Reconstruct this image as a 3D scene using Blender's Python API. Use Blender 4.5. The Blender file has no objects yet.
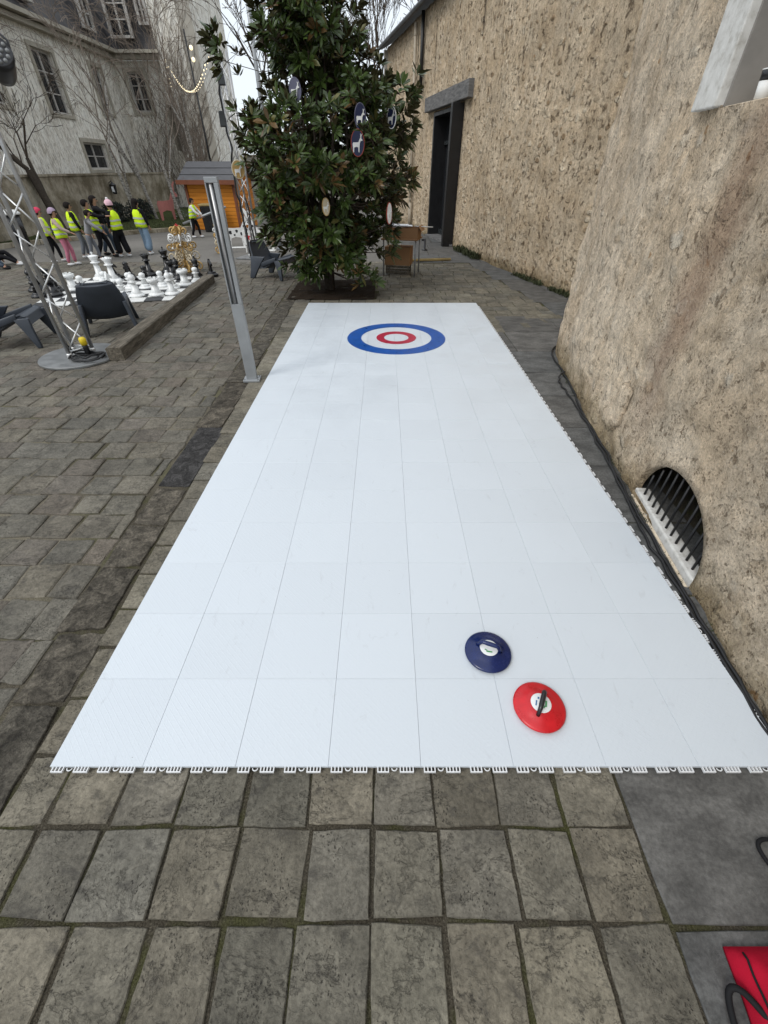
import bpy, math, random
from mathutils import Vector, Matrix, Euler, noise
random.seed(7)
R = math.radians
scene = bpy.context.scene
COL = scene.collection
U = random.uniform

# ------------------------------------------------------------------ materials
class NT:
    def __init__(s, name, rough=0.8, spec=0.3, metal=0.0):
        s.m = bpy.data.materials.new(name); s.m.use_nodes = True
        s.t = s.m.node_tree; s.b = s.t.nodes['Principled BSDF']
        s.b.inputs['Roughness'].default_value = rough
        s.b.inputs['Metallic'].default_value = metal
        s.b.inputs['Specular IOR Level'].default_value = spec
        s.tc = s.t.nodes.new('ShaderNodeTexCoord').outputs['Object']
    def n(s, typ, ins=None, **kw):
        nd = s.t.nodes.new(typ)
        for k, v in kw.items(): setattr(nd, k, v)
        for k, v in (ins or {}).items():
            if hasattr(v, 'is_output') and v.is_output: s.t.links.new(v, nd.inputs[k])
            else: nd.inputs[k].default_value = v
        return nd
    def link(s, o, i): s.t.links.new(o, i)
    def map(s, scale=(1,1,1), src=None, rot=(0,0,0)):
        return s.n('ShaderNodeMapping', {'Vector': src or s.tc, 'Scale': scale, 'Rotation': rot}).outputs[0]
    def noise(s, scale, detail=5, rough=.55, vec=None, dist=0):
        return s.n('ShaderNodeTexNoise', {'Vector': vec or s.tc, 'Scale': scale, 'Detail': detail, 'Roughness': rough, 'Distortion': dist})
    def ramp(s, fac, stops, interp='LINEAR'):
        nd = s.n('ShaderNodeValToRGB', {'Fac': fac}); cr = nd.color_ramp; cr.interpolation = interp
        while len(cr.elements) < len(stops): cr.elements.new(0.5)
        for e, (p, c) in zip(cr.elements, stops):
            e.position = p
            e.color = (c, c, c, 1) if not isinstance(c, (tuple, list)) else (c[0], c[1], c[2], 1)
        return nd.outputs['Color']
    def mix(s, fac, a, b, mode='MIX'):
        nd = s.t.nodes.new('ShaderNodeMix'); nd.data_type = 'RGBA'; nd.blend_type = mode
        for i, v in ((0, fac), (6, a), (7, b)):
            if hasattr(v, 'is_output'): s.t.links.new(v, nd.inputs[i])
            elif isinstance(v, (tuple, list)): nd.inputs[i].default_value = (v[0], v[1], v[2], 1)
            else: nd.inputs[i].default_value = v if i == 0 else (v, v, v, 1)
        return nd.outputs[2]
    def math(s, op, a, b=0.0, c=0.0, clamp=False):
        nd = s.t.nodes.new('ShaderNodeMath'); nd.operation = op; nd.use_clamp = clamp
        for i, v in enumerate((a, b, c)):
            if hasattr(v, 'is_output'): s.t.links.new(v, nd.inputs[i])
            else: nd.inputs[i].default_value = v
        return nd.outputs[0]
    def color(s, c):
        if hasattr(c, 'is_output'): s.link(c, s.b.inputs['Base Color'])
        else: s.b.inputs['Base Color'].default_value = (c[0], c[1], c[2], 1)
        return s
    def bump(s, h, dist=.01, strength=1.0, prev=None):
        ins = {'Height': h, 'Distance': dist, 'Strength': strength}
        if prev: ins['Normal'] = prev
        o = s.n('ShaderNodeBump', ins).outputs[0]
        s.link(o, s.b.inputs['Normal']); return o
    def sep(s, v=None):
        return s.n('ShaderNodeSeparateXYZ', {0: v or s.tc}).outputs

def plain(name, col, rough=.6, spec=.4, metal=0, var=.12, scale=6, bump=0, bscale=60):
    k = NT(name, rough, spec, metal)
    nz = k.noise(scale, 5).outputs['Fac']
    f = k.ramp(nz, [(.3, 1 - var), (.7, 1 + var)])
    k.color(k.mix(1.0, col, f, 'MULTIPLY'))
    k.link(k.ramp(nz, [(.3, max(0, rough - .08)), (.7, min(1, rough + .08))]), k.b.inputs['Roughness'])
    if bump: k.bump(k.noise(bscale, 4).outputs['Fac'], bump)
    return k.m

M = {}
def mats():
    # --- pavers: cleft stone, one tint per stone kept in a colour attribute
    k = NT('cleft_stone', .86, .22)
    at = k.n('ShaderNodeAttribute', attribute_name='tint').outputs['Color']
    nn = k.noise(7, 9, .68, dist=.3).outputs['Fac']
    fine = k.noise(55, 6, .75).outputs['Fac']
    st = k.noise(9, 8, .68, vec=k.map((1, 1.7, 1), rot=(0, 0, .5)), dist=.35).outputs['Fac']
    lo = k.noise(2.4, 4, .6).outputs['Fac']
    c = k.mix(1.0, at, k.ramp(nn, [(.34, .76), (.5, 1.0), (.66, 1.22)]), 'MULTIPLY')
    c = k.mix(1.0, c, k.ramp(lo, [(.36, .84), (.64, 1.16)]), 'MULTIPLY')
    c = k.mix(1.0, c, k.ramp(fine, [(.32, .62), (.5, 1.0), (.68, 1.35)]), 'MULTIPLY')
    c = k.mix(k.math('MULTIPLY', k.ramp(st, [(.54, 0), (.66, 1)]), .55), c, (.040, .037, .034))
    c = k.mix(k.math('MULTIPLY', k.ramp(st, [(.32, 1), (.42, 0)]), .30), c, (.24, .215, .165))
    pits = k.n('ShaderNodeTexVoronoi', {'Vector': k.map((1, .8, 1), src=k.n('ShaderNodeVectorMath', {0: k.tc, 1: k.n('ShaderNodeVectorMath', {0: k.noise(30).outputs['Color'], 1: (.03, .03, 0)}, operation='MULTIPLY').outputs[0]}, operation='ADD').outputs[0]), 'Scale': 95.0}).outputs['Distance']
    pm = k.math('MULTIPLY', k.ramp(pits, [(.10, 1), (.34, 0)]), k.ramp(k.noise(6, 4, .6).outputs['Fac'], [(.48, 0), (.60, .85)]))
    c = k.mix(pm, c, (.030, .028, .024))
    rid = k.noise(3.4, 9, .66, vec=k.map((1, 1.5, 1), rot=(0, 0, .9)), dist=.3).outputs['Fac']
    c = k.mix(k.math('MULTIPLY', k.ramp(rid, [(.440, 0), (.447, 1), (.456, 0)]), .45), c, (.045, .041, .035))
    c = k.mix(k.math('MULTIPLY', k.ramp(rid, [(.524, 0), (.531, 1), (.540, 0)]), .35), c, (.26, .245, .20))
    k.color(c)
    led = k.ramp(rid, [(.38, 0), (.445, .35), (.455, .52), (.525, .60), (.535, .78), (.64, 1)])
    h = k.math('ADD', k.math('MULTIPLY', led, 1.15), k.math('MULTIPLY', nn, 1.0))
    h = k.math('ADD', h, k.math('MULTIPLY', fine, .45))
    h = k.math('SUBTRACT', h, k.math('MULTIPLY', pm, .45))
    k.bump(h, .011); M['stone'] = k.m
    k = NT('rough_hewn_stone', .9, .2)
    at = k.n('ShaderNodeAttribute', attribute_name='tint').outputs['Color']
    a1 = k.noise(11, 9, .72, dist=.8).outputs['Fac']; a2 = k.noise(70, 5, .7).outputs['Fac']
    c = k.mix(1.0, at, k.ramp(a1, [(.36, .45), (.5, 1.0), (.62, 1.75)]), 'MULTIPLY')
    c = k.mix(1.0, c, k.ramp(a2, [(.34, .6), (.66, 1.4)]), 'MULTIPLY')
    k.color(c); k.bump(k.math('ADD', k.math('MULTIPLY', a1, 2.2), k.math('MULTIPLY', a2, .4)), .02); M['rough_stone'] = k.m
    # --- slate slab
    k = NT('grey_slab', .74, .28)
    st = k.noise(4.5, 8, .65, vec=k.map((1, 1.7, 1), rot=(0, 0, .3)), dist=.4).outputs['Fac']
    at = k.n('ShaderNodeAttribute', attribute_name='tint').outputs['Color']
    c = k.mix(1.0, at, k.ramp(st, [(.38, .72), (.5, 1.0), (.64, 1.35)]), 'MULTIPLY')
    c = k.mix(1.0, c, k.ramp(k.noise(60, 6, .7).outputs['Fac'], [(.35, .75), (.65, 1.25)]), 'MULTIPLY')
    v = k.noise(5, 6, .5, vec=k.map((1, 2.5, 1), rot=(0, 0, -.2)), dist=2.5).outputs['Fac']
    c = k.mix(k.math('MULTIPLY', k.ramp(v, [(.492, 0), (.5, 1), (.508, 0)]), .16), c, (.22, .22, .21))
    k.color(c); k.bump(k.math('ADD', st, k.math('MULTIPLY', k.noise(70, 5).outputs['Fac'], .25)), .006); M['slab'] = k.m
    # --- joints
    k = NT('joint_grit', .95, .1)
    g = k.noise(140, 4, .7).outputs['Fac']; ms = k.noise(3.2, 5, .65).outputs['Fac']
    c = k.ramp(g, [(.35, (.035, .030, .022)), (.6, (.10, .088, .066)), (.78, (.26, .23, .18))])
    c = k.mix(k.math('MULTIPLY', k.ramp(ms, [(.48, 0), (.62, 1)]), .75), c, k.ramp(g, [(.3, (.03, .032, .010)), (.7, (.10, .105, .035))]))
    xx = k.sep()[0]
    sand = k.math('MULTIPLY', k.ramp(k.math('MULTIPLY', xx, -.25), [(.40, 0), (.55, 1)]), k.ramp(k.noise(.9, 4).outputs['Fac'], [(.42, .15), (.58, 1)]))
    c = k.mix(k.math('MULTIPLY', sand, .8), c, k.ramp(g, [(.35, (.13, .115, .085)), (.65, (.32, .285, .22))]))
    k.color(c); k.bump(g, .012); M['joint'] = k.m
    # --- pale sand joint / compact ground
    k = NT('compact_ground', .9, .2)
    g = k.noise(60, 6, .7).outputs['Fac']; l = k.noise(.5, 5).outputs['Fac']
    c = k.mix(k.ramp(l, [(.35, 0), (.65, 1)]), (.125, .118, .105), (.17, .16, .145))
    c = k.mix(1.0, c, k.ramp(g, [(.3, .75), (.7, 1.25)]), 'MULTIPLY')
    k.color(c); k.bump(g, .006); M['compact'] = k.m
    # --- soil
    k = NT('dark_soil', .95, .1)
    g = k.noise(50, 7, .7).outputs['Fac']
    k.color(k.ramp(g, [(.3, (.012, .009, .007)), (.6, (.045, .032, .022)), (.75, (.11, .08, .05))])); k.bump(g, .03); M['soil'] = k.m
    k = NT('turf', .95, .1)
    g = k.noise(30, 6, .7).outputs['Fac']
    k.color(k.ramp(g, [(.3, (.03, .035, .012)), (.6, (.07, .085, .03)), (.8, (.12, .11, .05))])); k.bump(g, .05); M['turf'] = k.m
    # --- rubble walls
    def rubble(name, base, stoneA, stoneB, recess, sc, amt, rec, hs, wb, wf, grain, bd, stain):
        k = NT(name, .95, .08)
        w = k.noise(4.5, 5, .65).outputs['Color']; w2 = k.noise(22, 4, .6).outputs['Color']
        def off(v, c_, a): return k.n('ShaderNodeVectorMath', {0: v, 1: k.n('ShaderNodeVectorMath', {0: c_, 1: (a, a, a)}, operation='MULTIPLY').outputs[0]}, operation='ADD').outputs[0]
        vec = off(off(k.tc, w, wb), w2, wf)
        vm = k.map((1, 1, 1.5), src=vec)
        vo = k.n('ShaderNodeTexVoronoi', {'Vector': vm, 'Scale': sc, 'Smoothness': .35}, feature='SMOOTH_F1')
        rnd = k.n('ShaderNodeSeparateColor', {0: vo.outputs['Color']}).outputs
        big = k.noise(.8, 6, .62).outputs['Fac']; mid = k.noise(11, 8, .70).outputs['Fac']; fine = k.noise(60, 6, .75).outputs['Fac']
        inner = k.ramp(vo.outputs['Distance'], [(.30, 1), (.46, 0)])
        vis = k.ramp(k.math('ADD', rnd[0], k.math('MULTIPLY', k.math('SUBTRACT', big, .5), 2.2)), [(1 - amt, 0), (min(1, 1.25 - amt), 1)])
        sm = k.math('MULTIPLY', inner, vis)
        scol = k.mix(rnd[1], stoneA, stoneB)
        och = k.ramp(k.noise(1.7, 7, .7).outputs['Fac'], [(.42, 0), (.60, 1)])
        base = k.mix(k.math('MULTIPLY', och, .55), base, [b_ * q_ for b_, q_ in zip(base, (.78, .70, .60))])
        c = k.mix(k.math('MULTIPLY', sm, .9), base, scol)
        c = k.mix(1.0, c, k.ramp(mid, [(.34, .70), (.5, 1.0), (.66, 1.25)]), 'MULTIPLY')
        c = k.mix(1.0, c, k.ramp(big, [(.34, .82), (.5, 1.0), (.66, 1.15)]), 'MULTIPLY')
        c = k.mix(1.0, c, k.ramp(fine, [(.32, .66), (.5, 1.0), (.68, 1.28)]), 'MULTIPLY')
        hv = k.noise(hs, 7, .70, vec=k.map((1, 1, .8), src=off(k.tc, w, .1)), dist=.2).outputs['Fac']
        hm = k.ramp(hv, [(rec, 1), (rec + .055, 0)])
        c = k.mix(k.math('MULTIPLY', hm, .72), c, recess)
        osel = k.noise(2.2, 6, .75, dist=.1).outputs['Fac']; om = k.ramp(k.noise(6.5, 5, .6).outputs['Fac'], [(.69, 0), (.72, 1)])
        c = k.mix(k.math('MULTIPLY', om, .7), c, (.30, .15, .045))
        pal = k.ramp(k.noise(3.1, 6, .7).outputs['Fac'], [(.60, 0), (.68, 1)])
        c = k.mix(k.math('MULTIPLY', pal, .35), c, (.56, .50, .42))
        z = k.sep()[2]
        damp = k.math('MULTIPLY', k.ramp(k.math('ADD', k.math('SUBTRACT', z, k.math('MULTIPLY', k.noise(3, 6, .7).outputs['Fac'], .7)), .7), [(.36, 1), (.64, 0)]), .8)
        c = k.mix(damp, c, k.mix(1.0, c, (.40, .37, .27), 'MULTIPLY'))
        if stain: c = stain(k, c, mid)
        gp = k.n('ShaderNodeTexVoronoi', {'Vector': off(k.tc, w2, .03), 'Scale': 62.0}).outputs
        gsel = k.n('ShaderNodeSeparateColor', {0: gp['Color']}).outputs
        gm = k.math('MULTIPLY', k.ramp(gp['Distance'], [(.22, 1), (.50, 0)]), k.ramp(gsel[0], [(.55, 0), (.70, 1)]))
        gm = k.math('MULTIPLY', gm, k.ramp(k.noise(2.6, 5, .65).outputs['Fac'], [(.40, .25), (.60, 1)]))
        c = k.mix(k.math('MULTIPLY', gm, .50 * grain), c, [q_ * .9 for q_ in recess])
        gl = k.math('MULTIPLY', k.ramp(gp['Distance'], [(.10, 1), (.40, 0)]), k.ramp(gsel[1], [(.72, 0), (.82, 1)]))
        c = k.mix(k.math('MULTIPLY', gl, .28 * grain), c, (.80, .74, .64))
        k.color(c)
        h = k.math('ADD', k.math('MULTIPLY', sm, 1.1), k.math('MULTIPLY', mid, 1.6))
        h = k.math('ADD', h, k.math('MULTIPLY', fine, .8))
        h = k.math('SUBTRACT', h, k.math('MULTIPLY', hm, .8))
        h = k.math('SUBTRACT', h, k.math('MULTIPLY', gm, .55 * grain))
        k.bump(h, bd)
        return k.m
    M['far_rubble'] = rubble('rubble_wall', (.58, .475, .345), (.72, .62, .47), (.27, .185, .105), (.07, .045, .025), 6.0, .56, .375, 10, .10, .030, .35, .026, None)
    def st(k, c, mid):
        x, y, z = k.sep()
        y2 = k.math('ADD', y, k.math('MULTIPLY', k.math('SUBTRACT', k.noise(2.5, 5).outputs['Fac'], .5), .5))
        d = k.math('ABSOLUTE', k.math('SUBTRACT', y2, 3.0))
        band = k.ramp(d, [(.06, 1), (.26, 0)])
        band = k.math('MULTIPLY', band, k.ramp(z, [(.15, 0), (.9, 1)]))
        return k.mix(k.math('MULTIPLY', band, .5), c, (.27, .155, .10))
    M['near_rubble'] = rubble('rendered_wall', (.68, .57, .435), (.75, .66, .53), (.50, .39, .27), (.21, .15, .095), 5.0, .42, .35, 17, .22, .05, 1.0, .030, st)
    k = NT('pale_stone', .8, .2)
    nz = k.noise(14, 7, .65).outputs['Fac']
    k.color(k.ramp(nz, [(.25, (.32, .30, .26)), (.5, (.56, .55, .52)), (.75, (.66, .65, .62))])); k.bump(nz, .004); M['palestone'] = k.m
    k = NT('chipped_stone', .9, .15)
    nz = k.noise(11, 7, .65).outputs['Fac']
    k.color(k.ramp(nz, [(.25, (.36, .28, .19)), (.5, (.58, .49, .37)), (.75, (.68, .60, .47))])); k.bump(nz, .02); M['chip'] = k.m
    # --- chateau walls: old render with bare creeper stains
    k = NT('old_render', .95, .1)
    s1 = k.noise(2.2, 8, .7, vec=k.map((2.6, 2.6, .8)), dist=1.6).outputs['Fac']
    s2 = k.noise(7, 6, .7, vec=k.map((2.4, 2.4, .7)), dist=1.2).outputs['Fac']
    c = k.ramp(s1, [(.38, (.42, .38, .31)), (.46, (.70, .66, .58)), (.56, (.84, .82, .75))])
    c = k.mix(k.math('MULTIPLY', k.ramp(s2, [(.53, 0), (.60, 1)]), .55), c, (.12, .10, .078))
    k.color(c); k.bump(s2, .02); M['render'] = k.m
    k = NT('garden_wall_render', .95, .1)
    s1 = k.noise(1.3, 8, .7).outputs['Fac']; s2 = k.noise(5, 6, .7, vec=k.map((1, 1, .5))).outputs['Fac']
    c = k.ramp(s1, [(.38, (.15, .125, .085)), (.5, (.27, .235, .175)), (.62, (.40, .36, .29))])
    c = k.mix(k.math('MULTIPLY', k.ramp(s2, [(.52, 0), (.66, 1)]), .5), c, (.08, .068, .048))
    k.color(c); k.bump(s2, .02); M['gwall'] = k.m
    M['pale_render'] = plain('pale_render', (.40, .375, .325), .9, .1, var=.12, scale=1.5)
    k = NT('slate_roof', .6, .4)
    br = k.n('ShaderNodeTexBrick', {'Vector': k.map((1, 1, 1)), 'Scale': 6.0, 'Color1': (.045, .045, .05, 1), 'Color2': (.075, .073, .078, 1), 'Mortar': (.02, .02, .02, 1)}).outputs['Color']
    k.color(k.mix(.5, br, k.ramp(k.noise(2, 5).outputs['Fac'], [(.3, (.035, .033, .036)), (.7, (.09, .082, .08))]))); M['slate'] = k.m
    # --- rink
    k = NT('white_rink_plastic', .38, .45)
    x, y, z = k.sep()
    def mod(v, o, s):
        return k.math('FRACT', k.math('DIVIDE', k.math('SUBTRACT', v, o), s))
    sc = k.noise(26, 3, .5, vec=k.map((1, 1, 1), rot=(0, 0, .7)), dist=2.5).outputs['Fac']
    sp = k.noise(2.1, 8, .75).outputs['Fac']
    smear = k.ramp(k.noise(6, 8, .72, vec=k.map((1.6, .7, 1), rot=(0, 0, .5)), dist=1.5).outputs['Fac'], [(.60, 0), (.72, 1)])
    c = k.mix(k.math('MULTIPLY', smear, .30), (.575, .622, .665), (.34, .35, .365))
    c = k.mix(k.math('MULTIPLY', k.ramp(sp, [(.35, 1), (.6, 0)]), .10), c, (.52, .56, .61))
    scr = k.noise(9, 9, .8, vec=k.map((2.4, .5, 1), rot=(0, 0, -.6)), dist=.6).outputs['Fac']
    c = k.mix(k.math('MULTIPLY', k.ramp(scr, [(.64, 0), (.70, 1)]), .22), c, (.30, .31, .32))
    gr = k.n('ShaderNodeTexVoronoi', {'Vector': k.tc, 'Scale': 16.0}).outputs
    gs = k.n('ShaderNodeSeparateColor', {0: gr['Color']}).outputs[0]
    c = k.mix(k.math('MULTIPLY', k.math('MULTIPLY', k.ramp(gr['Distance'], [(.02, 1), (.045, 0)]), k.ramp(gs, [(.84, 0), (.86, 1)])), .6), c, (.12, .10, .08))
    k.link(k.ramp(sp, [(.38, .30), (.62, .55)]), k.b.inputs['Roughness'])
    at = k.n('ShaderNodeAttribute', attribute_name='tint').outputs['Color']
    c = k.mix(1.0, c, at, 'MULTIPLY')
    k.color(c)
    dia = k.math('ABSOLUTE', k.math('SUBTRACT', k.math('FRACT', k.math('MULTIPLY', k.math('ADD', x, y), 30)), .5))
    dib = k.math('ABSOLUTE', k.math('SUBTRACT', k.math('FRACT', k.math('MULTIPLY', k.math('SUBTRACT', x, y), 30)), .5))
    hh = k.math('MAXIMUM', k.ramp(dia, [(.40, 0), (.5, 1)]), k.ramp(dib, [(.40, 0), (.5, 1)]))
    k.bump(k.math('ADD', k.math('MULTIPLY', hh, .22), k.math('MULTIPLY', sc, .5)), .0016)
    M['rink'] = k.m
    M['ring_blue'] = plain('ring_blue_film', (.008, .075, .32), .35, .5, var=.2, scale=14)
    M['ring_red'] = plain('ring_red_film', (.38, .015, .045), .35, .5, var=.2, scale=14)
    M['clip'] = plain('white_clip_plastic', (.68, .69, .70), .4, .5, var=.05)
    M['red_plastic'] = plain('glossy_red_plastic', (.50, .008, .014), .3, .5, var=.14, scale=22)
    M['navy_plastic'] = plain('glossy_navy_plastic', (.004, .013, .080), .24, .5, var=.2, scale=22)
    M['black_plastic'] = plain('black_plastic', (.012, .012, .014), .35, .5)
    M['black_rubber'] = plain('black_rubber', (.014, .014, .015), .55, .4)
    M['label_white'] = plain('label_white', (.72, .74, .74), .4, .4, var=.04)
    M['label_green'] = plain('label_green', (.08, .30, .12), .4, .4)
    M['label_blue'] = plain('label_blue', (.05, .14, .30), .4, .4)
    M['chair'] = plain('slate_grey_plastic', (.036, .043, .055), .5, .45, var=.12, scale=5, bump=.0006, bscale=200)
    M['alu'] = plain('brushed_aluminium', (.42, .42, .42), .42, .5, metal=.75, var=.15, scale=8)
    M['alu_bright'] = plain('bright_aluminium', (.68, .68, .67), .35, .5, metal=.6, var=.1, scale=8)
    M['plate'] = plain('steel_base_plate', (.19, .195, .195), .5, .5, metal=.4, var=.25, scale=7)
    M['post'] = plain('grey_painted_steel', (.30, .315, .325), .45, .5, metal=.3, var=.12, scale=5)
    M['post_dark'] = plain('dark_lens', (.035, .04, .042), .18, .6)
    M['yellow'] = plain('yellow_plastic', (.75, .55, .02), .4, .5)
    k = NT('weathered_timber', .85, .2)
    g = k.noise(9, 8, .65, vec=k.map((3.5, .35, 3.5)), dist=.8).outputs['Fac']
    k.color(k.ramp(g, [(.3, (.045, .038, .028)), (.5, (.115, .10, .078)), (.7, (.21, .185, .145))])); k.bump(g, .012); M['timber'] = k.m
    k = NT('orange_boards', .6, .3)
    z = k.sep()[2]
    bd = k.math('FRACT', k.math('MULTIPLY', z, 8.0))
    c = k.mix(k.ramp(bd, [(.0, 1), (.10, 0)]), k.ramp(k.noise(4, 6, vec=k.map((.4, .4, 5))).outputs['Fac'], [(.3, (.52, .17, .014)), (.7, (.70, .27, .028))]), (.16, .05, .01))
    k.color(c); k.bump(k.ramp(bd, [(0, 0), (.1, 1)]), .01); M['orange'] = k.m
    M['orange_trim'] = plain('orange_brown_trim', (.17, .055, .025), .6)
    M['roof_board'] = plain('grey_roof_boards', (.075, .075, .08), .7, var=.2, scale=3)
    k = NT('grey_lintel', .85, .2)
    g = k.noise(6, 7, .65, vec=k.map((.6, .6, 3))).outputs['Fac']
    k.color(k.ramp(g, [(.3, (.08, .08, .08)), (.7, (.21, .205, .20))])); k.bump(g, .02); M['lintel'] = k.m
    M['door_black'] = plain('black_painted_steel', (.012, .012, .013), .45, .4)
    M['zinc'] = plain('beige_downpipe', (.36, .31, .24), .6, .4)
    M['bark'] = plain('dark_bark', (.055, .045, .036), .9, .1, var=.3, scale=20, bump=.01, bscale=30)
    M['twig'] = plain('brown_twig', (.075, .058, .045), .9, .1, var=.2, scale=9)
    k = NT('birch_bark', .8, .2)
    g = k.noise(10, 5, .6, vec=k.map((1, 1, 2.5))).outputs['Fac']
    k.color(k.ramp(g, [(.38, (.06, .05, .045)), (.50, (.30, .28, .25)), (.7, (.42, .40, .36))])); M['birch'] = k.m
    M['birch_twig'] = plain('birch_twig', (.20, .165, .135), .9, .1, var=.25, scale=4)
    k = NT('magnolia_leaf', .42, .3)
    at = k.n('ShaderNodeAttribute', attribute_name='tint').outputs['Color']
    ge = k.n('ShaderNodeNewGeometry').outputs['Backfacing']
    und = k.mix(k.noise(3).outputs['Fac'], (.075, .055, .022), (.055, .065, .025))
    k.color(k.mix(ge, at, und)); k.link(k.math('MULTIPLY_ADD', ge, .4, .34), k.b.inputs['Roughness']); M['leaf'] = k.m
    M['white_paint'] = plain('white_paint', (.72, .72, .70), .5, .4, var=.06)
    M['cream'] = plain('cream_paint', (.55, .47, .33), .5)
    M['gold'] = plain('gold_paint', (.46, .30, .11), .4, .5, metal=.3, var=.2, scale=12)
    M['navy'] = plain('navy_board', (.012, .018, .06), .4)
    M['lilac'] = plain('grey_lilac_board', (.10, .10, .15), .5)
    M['rim_red'] = plain('red_rim', (.30, .05, .03), .5)
    M['red_paint'] = plain('red_paint', (.48, .03, .035), .5)
    M['pink_paint'] = plain('dusty_pink_paint', (.42, .16, .14), .6)
    M['reveal_grey'] = plain('grey_reveal_stone', (.24, .225, .205), .85, var=.15)
    M['card'] = plain('cardboard', (.33, .19, .10), .85, .1, var=.1, scale=3)
    M['paper'] = plain('white_paper', (.75, .76, .78), .7)
    M['plank'] = plain('yellowed_plank', (.30, .22, .09), .8, var=.25, scale=3)
    M['w_piece'] = plain('white_chess_plastic', (.74, .75, .74), .32, .5, var=.05)
    M['b_piece'] = plain('black_chess_plastic', (.010, .010, .011), .3, .5)
    M['sq_w'] = plain('pale_board_square', (.62, .62, .60), .6, var=.1)
    M['sq_b'] = plain('dark_board_square', (.03, .03, .032), .6, var=.1)
    M['glass'] = plain('dark_window_glass', (.018, .02, .023), .1, .6)
    M['frame'] = plain('white_window_frame', (.42, .40, .37), .6)
    M['surround'] = plain('stone_surround', (.36, .33, .27), .85, var=.15, scale=5)
    M['skin'] = plain('skin', (.42, .24, .16), .6)
    for n, c in dict(hv=(.62, .85, .03), band=(.48, .50, .48), jacket_beige=(.42, .33, .28), jacket_cream=(.50, .46, .38), jacket_black=(.010, .010, .012), jacket_grey=(.26, .26, .27),
                     jacket_white=(.60, .60, .60), pants_black=(.009, .009, .011), pants_pink=(.45, .16, .22), pants_grey=(.16, .17, .19), jeans=(.19, .27, .36), jeans_dark=(.06, .08, .11),
                     hair=(.012, .009, .008), hood_lilac=(.34, .26, .34), beanie=(.66, .42, .48), beanie_top=(.72, .70, .70), headband=(.50, .05, .10), shoe_white=(.60, .60, .60), shoe_black=(.014, .014, .014)).items():
        M[n] = plain(n + '_cloth', c, .85, .15, var=.14, scale=9)
    M['bag_red'] = plain('red_bag_fabric', (.33, .006, .022), .85, .12, var=.12, scale=12, bump=.001, bscale=400)
    M['strap'] = plain('black_webbing', (.010, .010, .011), .8, .2)
    k = NT('warm_bulb', .5); k.b.inputs['Emission Color'].default_value = (1, .82, .5, 1); k.b.inputs['Emission Strength'].default_value = 1.1
    k.color((.9, .8, .6)); M['bulb'] = k.m
    M['spruce'] = plain('frosted_spruce', (.05, .07, .055), .9)
    M['spruce_white'] = plain('frosted_tip', (.45, .47, .48), .9)
    M['evergreen'] = plain('dark_evergreen_leaf', (.014, .019, .014), .8, var=.3)
    M['weed'] = plain('weed_leaf', (.042, .050, .020), .8, var=.3, scale=9)
    M['wick'] = plain('dark_wicker', (.03, .027, .025), .8)
mats()

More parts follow.
